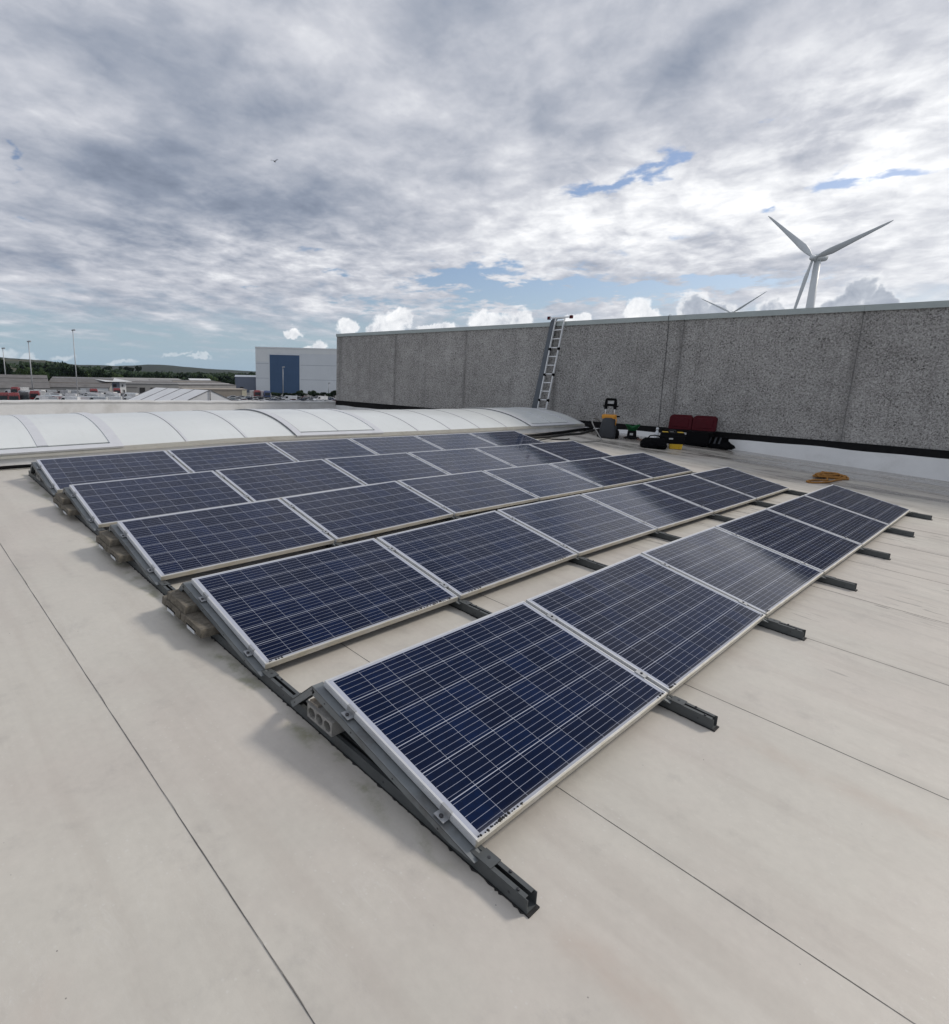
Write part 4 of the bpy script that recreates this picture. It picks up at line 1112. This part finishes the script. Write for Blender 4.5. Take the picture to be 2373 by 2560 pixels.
# ------------------------------------------------------------------ distant buildings
def frame_of(u0, D0, u1, D1):
    a = at_d(u0, 950, D0); b = at_d(u1, 950, D1); a.z = b.z = GZ
    return a, b
def shed(name, label, u0, D0, u1, D1, depth, hw, hr, wallm, roofm, openings=(), cat='shed', mono=True, over=.25, strips=(), upper=None):
    a, b = frame_of(u0, D0, u1, D1)
    d = (b - a); L = d.length; d.normalize(); n = Vector((-d.y, d.x, 0))
    if n.dot(a - CAM) < 0: n = -n
    ang = math.atan2(d.y, d.x)
    root = thing(name, label, cat, a, rot=(0, 0, ang))
    sg = 1 if Vector((-d.y, d.x, 0)).dot(n) > 0 else -1
    P = lambda x, y, z: (x, sg * y, z)
    mb = MB()
    hb = hr if mono else hw
    poly = [P(0, 0, 0), P(0, depth, 0), P(0, depth, hb)] + ([] if mono else [P(0, depth / 2, hr)]) + [P(0, 0, hw)]
    mb.prism(poly, (L, 0, 0)); mb.build('wall', wallm, root)
    mb = MB(); t = .18
    if mono:
        sl = (hr - hw) / depth
        mb.prism([P(-over, -over, hw - over * sl + .02), P(-over, depth + over, hr + over * sl + .02), P(-over, depth + over, hr + over * sl + t), P(-over, -over, hw - over * sl + t)], (L + 2 * over, 0, 0))
    else:
        sl = (hr - hw) / (depth / 2)
        mb.prism([P(-over, -over, hw - over * sl + .02), P(-over, depth / 2, hr + .02), P(-over, depth + over, hw - over * sl + .02), P(-over, depth + over, hw - over * sl + t), P(-over, depth / 2, hr + t), P(-over, -over, hw - over * sl + t)], (L + 2 * over, 0, 0))
    rf = mb.build('roof', roofm, root)
    for (f, m_, dz) in strips:           # ridge lights or flashings along the roof
        yy = depth * f; zz = (hw + (hr - hw) * f if mono else hw + (hr - hw) * min(f, 1 - f) * 2) + t
        mb = MB(); mb.hexa([P(0, yy - .5, zz - .1), P(L, yy - .5, zz - .1), P(L, yy + .5, zz - .05), P(0, yy + .5, zz - .05), P(0, yy - .5, zz + dz), P(L, yy - .5, zz + dz), P(L, yy + .5, zz + dz), P(0, yy + .5, zz + dz)])
        mb.build('ridge_light', m_, rf)
    for (nm, f0, f1, z0, z1, m_) in openings:
        mb = MB(); x0, x1 = L * f0, L * f1
        mb.hexa([P(x0, -.12, z0), P(x1, -.12, z0), P(x1, .05, z0), P(x0, .05, z0), P(x0, -.12, z1), P(x1, -.12, z1), P(x1, .05, z1), P(x0, .05, z1)])
        mb.build(nm, m_, root)
    return root
shed('industrial_shed', 'long grey fibre cement shed behind the red lorries', -70, 262, 122, 262, 16, 2.6, 7.4, 'shedwall', 'fibre', [('door', .1, .14, 0, 2.2, 'darkopen'), ('door', .62, .66, 0, 2.2, 'darkopen')], strips=((.45, 'shedwall', .08), (.75, 'fibre', .1)))
shed('industrial_shed', 'grey roofed shed with a pale end wall beside the blue office', 112, 268, 272, 264, 15, 3.0, 6.9, 'shedwall', 'fibre', [('wall_sheet', .54, .985, .2, 2.8, 'whitewall'), ('door', .30, .34, 0, 2.2, 'darkopen')], strips=((.42, 'tan', .1), (.93, 'whitewall', .12)))
shed('office_building', 'two storey blue and white office with a white oversailing roof', 268, 272, 314, 276, 10, 5.6, 6.5, 'bluewall', 'whitewall', [('wall_sheet', .66, 1.0, .1, 5.4, 'whitewall'), ('window', .30, .48, 3.2, 4.4, 'darkopen'), ('window', .76, .86, 3.3, 4.4, 'glass'), ('door', .78, .92, 0.2, 2.1, 'darkopen')], 'building', over=1.9)
shed('industrial_shed', 'grey shed with two dark loading doors beyond the marquee', 312, 286, 446, 292, 14, 4.6, 6.0, 'shedwall', 'fibre', [('loading_door', .26, .36, .4, 2.9, 'darkopen'), ('loading_door', .46, .55, .4, 2.9, 'darkopen'), ('canopy', .0, .22, 2.8, 3.1, 'fibre')], strips=((.02, 'whitewall', .1), (.8, 'whitewall', .14)))
shed('industrial_shed', 'long low shed with pale roof strips beyond the grey shed', 300, 320, 470, 330, 16, 5.0, 6.9, 'tan', 'shedwall', [('window', .1, .4, 2.0, 3.0, 'glass')], strips=((.1, 'whitewall', .15),))
shed('industrial_shed', 'brown roofed low shed in front of the dark trees', 436, 300, 590, 330, 18, 4.0, 6.2, 'shedwall', 'fibre', [('door', .2, .3, 0, 2.8, 'darkopen')], strips=((.3, 'whitewall', .12), (.65, 'tan', .12)))
shed('industrial_shed', 'small white roofed shed on the field edge', 478, 350, 530, 352, 8, 5.6, 7.0, 'shedwall', 'whitewall')
shed('container_store', 'tan clad store with a cream end wall before the hangar', 462, 255, 616, 262, 7, 3.0, 3.3, 'tan', 'tan', [('wall_sheet', .92, 1.0, 0.0, 2.95, 'cream')], 'building')
shed('industrial_shed', 'blue grey clad shed joined to the big hangar', 588, 344, 646, 344, 20, 8.6, 9.6, 'bluewall', 'hangar', [('door', .2, .35, 0, 3, 'darkopen')])
def hangar():
    a, b = frame_of(640, 340, 900, 343)
    d = (b - a); L = d.length; d.normalize(); ang = math.atan2(d.y, d.x)
    sg = 1 if Vector((-d.y, d.x, 0)).dot(a - CAM) > 0 else -1
    hgt = CAM.z - GZ + (946.0 - 870.5) / FPX * 340 / 1.02
    root = thing('hangar', 'big pale grey hangar with a tall slate blue door', 'building', a, rot=(0, 0, ang))
    P = lambda x, y, z: (x, sg * y, z)
    def bx(mb, x0, x1, y0, y1, z0, z1): mb.hexa([P(x0, y0, z0), P(x1, y0, z0), P(x1, y1, z0), P(x0, y1, z0), P(x0, y0, z1), P(x1, y0, z1), P(x1, y1, z1), P(x0, y1, z1)])
    def xo(u):
        p = ray(u, 950); t_ = ((a - CAM).x * d.y - (a - CAM).y * d.x) / (p.x * d.y - p.y * d.x); q = CAM + p * t_; return (q - a).dot(d)
    x1, x2 = xo(675), xo(749)
    mb = MB(); bx(mb, 0, L, 0, 45, 0, hgt); mb.build('wall', 'hangar', root)
    mb = MB(); bx(mb, 0.01, x1, -.06, .02, hgt * .68, hgt - .7); bx(mb, x1, L, -.06, .02, hgt * .87, hgt - .7); mb.build('upper_cladding', 'hangar_up', root)
    mb = MB(); bx(mb, -.2, L + .2, -.25, 45, hgt - .7, hgt); mb.build('roof', 'hangar_up', root)
    dh = hgt - 4.2
    mb = MB(); bx(mb, x1, x2, -.16, .02, 0.0, dh)
    for k in range(1, 8):
        xx = x1 + (x2 - x1) * k / 8; bx(mb, xx - .06, xx + .06, -.22, -.15, .1, dh - .1)
    mb.build('door', 'hangardoor', root)
    mb = MB(); bx(mb, x1 - .5, x1 - .02, -.20, .02, 0, dh + .5); bx(mb, x2 + .02, x2 + .5, -.20, .02, 0, dh + .5); bx(mb, x1 - .5, x2 + .5, -.2, .02, dh + .02, dh + .5); mb.build('door_frame', 'hangar', root)
    mb = MB()
    for f in (.30, .62): bx(mb, x2 + .6, L, -.03, .02, hgt * f, hgt * f + .12); bx(mb, 0, x1 - .6, -.03, .02, hgt * (f + .02), hgt * (f + .02) + .12)
    mb.build('cladding_joint', 'bluewall', root)
hangar()
def marquee():
    # ridge from the near gable apex to the far end
    A = at_d(524.6, 975.5, 74); B = at_d(390, 968.3, 88)
    rt = A.z; B.z = A.z
    d = (B - A); L = d.length; d.normalize(); n = Vector((-d.y, d.x, 0))
    if n.dot(CAM - A) < 0: n = -n                 # towards the camera
    wd, eave = 5.0, rt - 2.05
    root = thing('marquee', 'white ridge roofed marquee beyond the parapet', 'tent', (A.x, A.y, GZ))
    o = Vector((A.x, A.y, GZ)); loc = lambda p: p - o
    z0 = Vector((0, 0, eave - rt))
    En, Ef = A + n * wd + z0, B + n * wd + z0
    Fn, Ff = A - n * wd + z0, B - n * wd + z0
    mb = MB(); t = Vector((0, 0, -.08))
    mb.hexa([loc(p) for p in (En + t, Ef + t, B + t, A + t, En, Ef, B, A)]); mb.hexa([loc(p) for p in (A + t, B + t, Ff + t, Fn + t, A, B, Ff, Fn)])
    rf = mb.build('roof', 'marquee', root)
    for f in (.0, .25, .5, .75, 1.0):
        for E in (n, -n):
            P0 = A.lerp(B, f); P1 = P0 + E * wd + z0
            mb = MB(); u = d * .07; h_ = Vector((0, 0, .05))
            mb.hexa([loc(p) for p in (P0 - u, P0 + u, P1 + u, P1 - u, P0 - u + h_, P0 + u + h_, P1 + u + h_, P1 - u + h_)]); mb.build('roof_seam', 'marquee_seam', rf)
    for X0, s_ in ((A, -1), (B, 1)):
        mb = MB()
        E1, E2 = X0 + n * wd + z0, X0 - n * wd + z0
        g1, g2 = Vector((E1.x, E1.y, GZ)), Vector((E2.x, E2.y, GZ))
        mb.prism([loc(p) for p in (g1, g2, E2, X0, E1)], d * (s_ * -.06)); mb.build('gable_wall', 'marquee', root)
    for s_ in (n, -n):
        mb = MB(); P0, P1 = A + s_ * wd, B + s_ * wd
        mb.hexa([loc(Vector((p.x, p.y, z_))) for z_ in (GZ, eave) for p in (P0, P1, P1 - s_ * .06, P0 - s_ * .06)]); mb.build('side_wall', 'marquee', root)
    mb = MB(); mb.tube([loc(A - d * .1), loc(A - d * .1 + Vector((0, 0, -3)))], .06, 6); mb.build('gable_pole', 'marquee_seam', root)
marquee()
def mast(label, u, v, D, base_v=None):
    t = at_d(u, v, D)
    h = t.z - GZ
    root = thing('lamp_mast', label, 'lamp post', (t.x, t.y, GZ), 'tall floodlight masts over the yard')
    mb = MB(); mb.tube([(0, 0, 0), (0, 0, h * .5), (0, 0, h)], [.26 if D > 200 else .17, .2 if D > 200 else .13, .13 if D > 200 else .09], 8); mb.build('pole', 'mast', root)
    rr = RX.copy(); rr.z = 0; rr.normalize()
    k = .85 if D > 200 else .6
    mb = MB(); c = Vector((0, 0, h + .1)); mb.obox(c + rr * .5 * k, rr * .62 * k, Vector((-rr.y, rr.x, 0)) * .28 * k, Vector((0, 0, .32 * k))); mb.build('lamp_head', 'mast', root, bevel=.08)
    mb = MB(); mb.obox(c + rr * (-.25 * k) + Vector((0, 0, -.1)), rr * .22 * k, Vector((-rr.y, rr.x, 0)) * .25 * k, Vector((0, 0, .25 * k))); mb.build('lamp_bracket', 'mast', root)
mast('tallest galvanised floodlight mast over the yard beyond the parapet', 182, 826, 178)
mast('floodlight mast standing among the red lorries', 71, 854, 250)
mast('floodlight mast by the long shed at the far end of the yard', 7, 871, 292)
mast('slim lamp post in front of the slate blue hangar door', 707.4, 918, 300)
mast('thin street lamp against the pale hangar wall', 822, 958, 330)

# ------------------------------------------------------------------ vehicles in the yard
def make_car(col):
    mb = MB()
    prof = [(-2.1, .35), (-2.15, .75), (-1.95, .95), (-1.25, 1.0), (-.65, 1.45), (.75, 1.47), (1.45, 1.05), (2.05, .95), (2.12, .5), (2.05, .35)]
    mb.prism([(x, -.85, z) for x, z in prof], (0, 1.7, 0))
    mb.cur = 1
    for s_ in (-1, 1):
        y = s_ * .853
        mb.prism([(-.98, y, 1.03), (-.58, y, 1.38), (.68, y, 1.40), (1.18, y, 1.05)], (0, s_ * .01, 0))
    mb.prism([(-1.22, -.7, 1.03), (-.70, -.7, 1.43), (-.72, -.7, 1.45), (-1.25, -.7, 1.05)], (0, 1.4, 0)); mb.prism([(1.42, -.7, 1.08), (.80, -.7, 1.46), (.82, -.7, 1.48), (1.45, -.7, 1.10)], (0, 1.4, 0))
    mb.cur = 2
    for x in (-1.3, 1.3):
        for y in (-.82, .62): mb.tube([(x, y, .32), (x, y + .2, .32)], .32, 10)
    return mb.build('parked_car', ['car_' + col, 'glass', 'tyre'])
def make_van(col):
    mb = MB()
    prof = [(-2.7, .4), (-2.7, 2.3), (1.1, 2.4), (1.8, 1.5), (2.6, 1.2), (2.7, .4)]
    mb.prism([(x, -1, z) for x, z in prof], (0, 2, 0)); mb.cur = 1
    for s_ in (-1, 1): mb.prism([(.5, s_ * 1.003, 1.45), (.5, s_ * 1.003, 2.1), (1.15, s_ * 1.003, 2.1), (1.6, s_ * 1.003, 1.5)], (0, s_ * .01, 0))
    mb.prism([(1.80, -.85, 1.54), (1.18, -.85, 2.34), (1.20, -.85, 2.36), (1.84, -.85, 1.55)], (0, 1.7, 0))
    mb.cur = 2
    for x in (-1.7, 1.7):
        for y in (-.95, .73): mb.tube([(x, y, .36), (x, y + .22, .36)], .36, 10)
    return mb.build('parked_van', ['car_' + col, 'glass', 'tyre'])
def make_lorry(col, boxcol, label):
    root = thing('lorry', label, 'lorry')
    mb = MB(); loft(mb, [(.5, 1.0, 1.22, 0, 0, .12), (2.0, 1.05, 1.24, 0, 0, .2), (3.0, 1.0, 1.2, -.05, 0, .25), (3.5, .7, 1.1, -.2, 0, .3)]); mb.build('cab', 'car_' + col, root)
    mb = MB(); mb.prism([(1.055, -1.0, 1.7), (1.055, 1.0, 1.7), (1.02, .95, 2.7), (1.02, -.95, 2.7)], (.02, 0, 0)); mb.build('windscreen', 'glass', root)
    for s_ in (-1, 1):
        mb = MB(); mb.prism([(.0, s_ * 1.245, 1.7), (.7, s_ * 1.245, 1.7), (.65, s_ * 1.235, 2.5), (.0, s_ * 1.235, 2.5)], (0, s_ * .01, 0)); mb.build('side_window', 'glass', root)
    mb = MB(); mb.box(-9, -1.2, -1.2, 1.2, 1.1, 3.3 if boxcol else 1.4); mb.build('load_bed', 'car_' + (boxcol or 'grey'), root)
    for x in (.2, -5.5, -7.0):
        for y in (-1.2, .85):
            mb = MB(); mb.tube([(x, y, .5), (x, y + .35, .5)], .5, 12); mb.build('wheel', 'tyre', root)
    return root
view_az = math.atan2((at_d(350, 950, 200) - CAM).y, (at_d(350, 950, 200) - CAM).x)
car_protos = {}
def place(kind, col, u, D, rot, label, group):
    p = at_d(u, 950, D)
    key = (kind, col)
    if key not in car_protos:
        o = make_car(col) if kind == 'car' else make_van(col); car_protos[key] = o
    else:
        o = car_protos[key].copy(); COL.objects.link(o)
    o.location = (p.x, p.y, GZ); o.rotation_euler = (0, 0, rot)
    tag(o, label, kind, group)
random.seed(21)
lorries = [('red', None, 8, 168, 'red lorry cab at the edge of the yard beside the floodlight mast'), ('red', None, 31, 166, 'glossy red lorry with a rounded cab next to the red cab'), ('black', None, 56, 172, 'dark lorry with a white marked cab beside the red lorries'), ('red', 'silver', 84, 186, 'red cabbed lorry behind the pale van'),
           ('red', 'silver', 36, 240, 'red trailer lorry parked along the long shed'), ('red', 'silver', 232, 222, 'small red lorry in the middle of the car rows'), ('red', None, 290, 236, 'dull red lorry by the blue office'), ('red', 'white', 642, 232, 'red lorry with a white box before the hangar'), ('blue', 'white', 667, 226, 'white box lorry with a dark window before the blue hangar door')]
for col, bc, u, D, lab in lorries:
    p = at_d(u, 950, D)
    o = make_lorry(col, bc, lab); o.location = (p.x, p.y, GZ); o.rotation_euler = (0, 0, view_az + math.pi + random.uniform(-.35, .35)); o['group'] = 'lorries in the yard'
for u, D, col, lab in ((104, 180, 'white', 'cream white van among the red lorries'), (128, 178, 'red', 'dull red van beside the cream van'), (168, 200, 'white', 'white van with a rounded roof in the car rows'), (722, 205, 'white', 'white flat roofed van before the hangar hedge'), (800, 205, 'white', 'white van by the end of the hangar hedge'), (146, 174, 'pink', 'pale pink van near the tallest mast')):
    place('van', col, u, D, view_az + random.choice((1.2, 1.57, 1.9)), lab, 'vans in the yard')
cols = ['silver'] * 9 + ['white'] * 10 + ['grey'] * 3 + ['black'] * 3 + ['blue'] * 2 + ['red']
placed = []
for row, D in enumerate((171, 177, 183, 189, 196, 203, 210, 218, 226, 235, 244, 253)):
    u = 100 if row < 4 else (66 if row < 8 else 24)
    while u < 330:
        c = random.choice(cols)
        if random.random() < .22: c = random.choice(('white', 'white', 'silver')); place('van', c, u, D + 1, view_az + random.uniform(.9, 1.7), 'small ' + c + ' van parked among the cars of the crowded yard', 'vans among the crowded cars'); u += 12; continue
        place('car', c, u, D + random.uniform(-1.5, 1.5), view_az + (math.pi / 2 if row % 2 else 1.2) + random.uniform(-.12, .12), 'small ' + c + ' car parked in the crowded yard beyond the parapet', 'cars crowded in the yard')
        u += random.uniform(12, 24) * 190 / D
for row, D in enumerate((172, 180, 188, 197, 207, 217, 228)):
    u = 582
    while u < 838:
        c = random.choice(cols)
        place('car', c, u, D + random.uniform(-1.5, 1.5), view_az + (math.pi / 2 if row % 2 else 1.2) + random.uniform(-.12, .12), 'small ' + c + ' car parked in front of the big hangar', 'cars in front of the hangar')
        u += random.uniform(14, 30) * 190 / D

# ------------------------------------------------------------------ trees
def crown_mesh(name, n, hx, hy, hz, zc, leaf, seed, m_, lumps=7):
    random.seed(seed); mb = MB()
    L = [(Vector((random.uniform(-.62, .62) * hx, random.uniform(-.62, .62) * hy, zc + random.uniform(-.6, .62) * hz)), random.uniform(.34, .6)) for _ in range(lumps)]
    for _ in range(n):
        c, k = random.choice(L)
        th, ph = random.uniform(0, 6.283), math.acos(random.uniform(-1, 1)); rr = random.uniform(.55, 1.0) ** .6
        p = c + Vector((hx * k * rr * math.sin(ph) * math.cos(th), hy * k * rr * math.sin(ph) * math.sin(th), hz * k * rr * math.cos(ph)))
        a = Vector((random.gauss(0, 1), random.gauss(0, 1), random.gauss(0, 1))).normalized(); b = a.orthogonal().normalized(); s_ = leaf * random.uniform(.6, 1.3)
        mb.addf([p + a * s_, p + b * s_ * .8, p - a * s_ * .9, p - b * s_ * .7], [(0, 1, 2, 3)])
    me = mb.build(name, m_, fix=False); d = me.data; bpy.data.objects.remove(me); return d
CR = [(crown_mesh('crown', 1500, 6, 6, 5.4, 7.5, .75, s_, m_, lm), 'dark' if m_ == 'leaf_dark' else 'lighter') for s_, m_, lm in ((1, 'leaf_dark', 8), (2, 'leaf_mid', 7), (3, 'leaf_dark', 10), (4, 'leaf_mid', 9))]
def trunk_mesh():
    mb = MB(); mb.tube([(0, 0, -1), (0.1, 0, 3), (0, .1, 7), (.2, 0, 11)], [.55, .42, .3, .1], 8)
    for a in range(5):
        q = a * 1.26; mb.tube([(0, 0, 4 + a * .7), (2 * math.cos(q), 2 * math.sin(q), 6.5 + a * .6), (3.6 * math.cos(q), 3.6 * math.sin(q), 8 + a * .6)], [.2, .13, .05], 6)
    o = mb.build('trunk', 'trunk'); d = o.data; bpy.data.objects.remove(o); return d
TR = trunk_mesh()
def tree(label, u, vtop, D, wpx, kind, group, base=None):
    p = at_d(u, vtop, D)
    zb = GZ if base is None else base
    h = p.z - zb
    root = thing('tree', label, 'tree', (p.x, p.y, zb), group)
    sz = h / 13.3; sx = max(.3, wpx / FPX * D / 12.0)
    root.scale = (sx, sx, sz); root.rotation_euler = (0, 0, random.uniform(0, 6.28))
    for nm, me in (('crown', CR[kind][0]), ('trunk', TR)):
        o = bpy.data.objects.new(nm, me); COL.objects.link(o); o.parent = root
random.seed(33)
G1 = 'trees along the field edge behind the sheds'
for u, v, D, w_, k in ((-14, 893, 400, 40, 0), (6, 900, 410, 34, 2), (52, 916, 395, 30, 1), (72, 913, 400, 36, 1), (96, 917, 405, 34, 1), (112, 924, 395, 26, 3), (134, 914, 400, 34, 0), (152, 905, 395, 44, 2), (172, 909, 400, 40, 0), (192, 919, 398, 40, 2), (214, 925, 400, 36, 1), (238, 920, 405, 34, 0), (252, 922, 400, 34, 2), (272, 928, 402, 34, 0), (292, 931, 400, 30, 3), (318, 934, 402, 30, 2),
                        (366, 930, 420, 28, 0), (384, 929, 425, 34, 2), (402, 933, 430, 26, 0), (424, 931, 560, 20, 1), (452, 931, 560, 26, 3), (472, 931, 560, 24, 0), (492, 929, 570, 28, 2), (512, 930, 560, 26, 0), (532, 938, 420, 26, 3), (552, 944, 400, 22, 0), (566, 948, 390, 24, 2), (578, 950, 385, 20, 0), (574, 930, 600, 30, 2), (600, 932, 620, 34, 0), (622, 930, 620, 34, 2), (640, 932, 620, 34, 0)):
    tree(('dense dark tree' if CR[k][1] == 'dark' else 'lighter green bushy tree') + ' in the belt behind the sheds', u, v, D, w_, k, G1)
G2 = 'small trees on the hill skyline'
random.seed(34)
for u, v, w_, k in ((32, 900, 8, 0), (48, 897, 7, 2), (66, 902, 16, 0), (76, 902, 14, 2), (88, 901, 14, 0), (97, 903, 12, 2), (113, 903, 9, 0), (122, 907, 8, 2), (225, 916, 8, 0), (245, 914, 12, 2), (260, 916, 10, 0), (272, 914, 14, 2), (300, 915, 9, 0), (318, 916, 16, 2), (330, 918, 14, 0), (346, 914, 14, 2)):
    D = 860; p = at_d(u, v, D); tree('small dark tree on the skyline of the field hillside', u, v, D, w_, k, G2, base=p.z - 10)
def woodland():
    random.seed(61); mb = MB()
    def clump(u, D, vtop, wpx, hm):
        p = at_d(u, vtop, D); w_ = wpx / FPX * D
        n_ = int(26 + wpx * 1.2)
        for _ in range(n_):
            c = p + Vector((random.gauss(0, .42) * w_, random.gauss(0, .42) * w_, -abs(random.gauss(0, .5)) * hm))
            a = Vector((random.gauss(0, 1), random.gauss(0, 1), random.gauss(0, 1))).normalized(); b = a.orthogonal().normalized(); q = hm * random.uniform(.16, .34)
            mb.addf([c + a * q, c + b * q * .8, c - a * q * .9, c - b * q * .7], [(0, 1, 2, 3)])
    for k in range(330):
        u = random.uniform(-60, 660); h = 945 + .0187 * u - 10
        D = random.choice((600, 680, 760))
        base = (934 + .0187 * u) - (30 if u < 170 else 30 - 20 * min(1, (u - 170) / 180)) * random.uniform(-.25, 1.0)
        clump(u, D, base, random.uniform(8, 22), random.uniform(6, 11))
    for k in range(200):
        u = random.uniform(280, 660)
        base = (934 + .0187 * u) - random.uniform(-2, 9)
        clump(u, random.choice((560, 640, 720)), base, random.uniform(12, 26), random.uniform(7, 11))
    tag(mb.build('woodland', 'leaf_dark', fix=False), 'dark hedgerow woodland covering the far field slopes', 'woodland', kind='stuff')
woodland()
# clipped bushes before the hangar
random.seed(35)
for i, u in enumerate(range(686, 852, 15)):
    tree('dark green bush in the hedge before the hangar', u + random.uniform(-4, 4), 977 + random.uniform(-2, 5), 262, 20, random.choice((0, 2)), 'bushes before the hangar')

# ------------------------------------------------------------------ wind turbines
def turbine(label, hub, D, az, Rb, phase, nac=9.0):
    hp = at_d(hub[0], hub[1], D)
    root = thing('wind_turbine', label, 'wind turbine', (hp.x, hp.y, GZ))
    ax = Vector((math.cos(R(az)), math.sin(R(az)), .09)).normalized()
    h_ = Vector((-math.sin(R(az)), math.cos(R(az)), 0)); v_ = ax.cross(h_)
    ht = hp.z - GZ; k = Rb / 28.5
    tow = Vector((ax.x, ax.y, 0)) * 2.6 * k
    mb = MB(); mb.tube([tow, tow + Vector((0, 0, ht * .5)), tow + Vector((0, 0, ht - 1.2 * k))], [2.0 * k, 1.6 * k, 1.15 * k], 20); mb.build('tower', 'turb', root)
    c = Vector((0, 0, ht))
    mb = MB(); mb.tube([c + ax * .9 * k, c + ax * 1.6 * k, c + ax * 4 * k, c + ax * 6.2 * k, c + ax * 7.0 * k], [1.0 * k, 1.5 * k, 1.6 * k, 1.35 * k, .5 * k], 14); mb.build('nacelle', 'turb', root)
    mb = MB(); mb.tube([c - ax * 1.5 * k, c - ax * .9 * k, c + ax * .2 * k, c + ax * .8 * k], [.25 * k, .85 * k, 1.15 * k, 1.0 * k], 14); mb.build('hub', 'turb', root)
    for b in range(3):
        a = R(phase) + b * 2 * math.pi / 3
        rd = h_ * math.cos(a) + v_ * math.sin(a); tg = ax.cross(rd)
        mb = MB(); rings = []
        for f, ch, th, tw in ((.02, .9, .9, 60), (.06, .95, .85, 50), (.14, 1.75, .62, 32), (.24, 2.15, .48, 22), (.4, 1.75, .36, 14), (.6, 1.3, .25, 9), (.8, .9, .16, 6), (.94, .58, .10, 4), (1.0, .12, .05, 3)):
            ch *= k * (.95 if k < 1.2 else .6); th *= k * (1 if k < 1.2 else .8)
            e1 = tg * math.cos(R(tw)) + ax * math.sin(R(tw)); e2 = ax * math.cos(R(tw)) - tg * math.sin(R(tw))
            cc = c + rd * (Rb * f) + e1 * (.18 * ch) - ax * (.9 * k * f * f)
            rings.append([cc + e1 * (ch * .62 * math.cos(2 * math.pi * q / 12)) + e2 * (th * .5 * math.sin(2 * math.pi * q / 12)) for q in range(12)])
        mb.addf([q for r_ in rings for q in r_], [(i * 12 + q, i * 12 + (q + 1) % 12, (i + 1) * 12 + (q + 1) % 12, (i + 1) * 12 + q) for i in range(len(rings) - 1) for q in range(12)], True)
        mb.build('blade', 'turb', root)
turbine('large white wind turbine rising behind the grey wall', (2033, 645), 300, 336, 28.5, 45)
turbine('small faraway wind turbine with two blades showing over the grey wall', (1829, 783), 780, 356, 38.5, 29)

# bird gliding under the clouds
bp = at_d(687, 404, 55)
root = thing('bird', 'small dark bird gliding under the grey clouds', 'bird', bp, rot=(0, 0, .6))
mb = MB(); mb.tube([(-.16, 0, 0), (-.08, 0, .01), (.04, 0, .01), (.12, 0, .0), (.17, 0, .0)], [.01, .035, .045, .025, .006], 8)
for sg in (-1, 1):
    mb.grid(lambda u, v, sg=sg: ((.06 - .12 * v) - .06 * u * u, sg * (.03 + .30 * u), .03 + .10 * math.sin(u * 2.0) - .01 * v), 6, 2)
mb.prism([(-.15, -.012, 0), (-.26, -.05, 0), (-.26, .05, 0), (-.15, .012, 0)], (0, 0, .006))
mb.build('body', 'blackpl', root)

# ------------------------------------------------------------------ haze
mb = MB(); mb.box(-4200, 4200, -4200, 4200, GZ - 2.6, 135)
m = bpy.data.materials.new('pale_air'); m.use_nodes = True
n = NT(m.node_tree); pv = n.new('ShaderNodeVolumePrincipled'); oo = n.new('ShaderNodeOutputMaterial'); n.l.new(pv.outputs[0], oo.inputs['Volume'])
pv.inputs['Color'].default_value = (.66, .80, 1.0, 1); pv.inputs['Density'].default_value = .000035; pv.inputs['Anisotropy'].default_value = .3
tag(mb.build('haze', m), 'pale air haze over the whole estate', 'haze', kind='stuff')
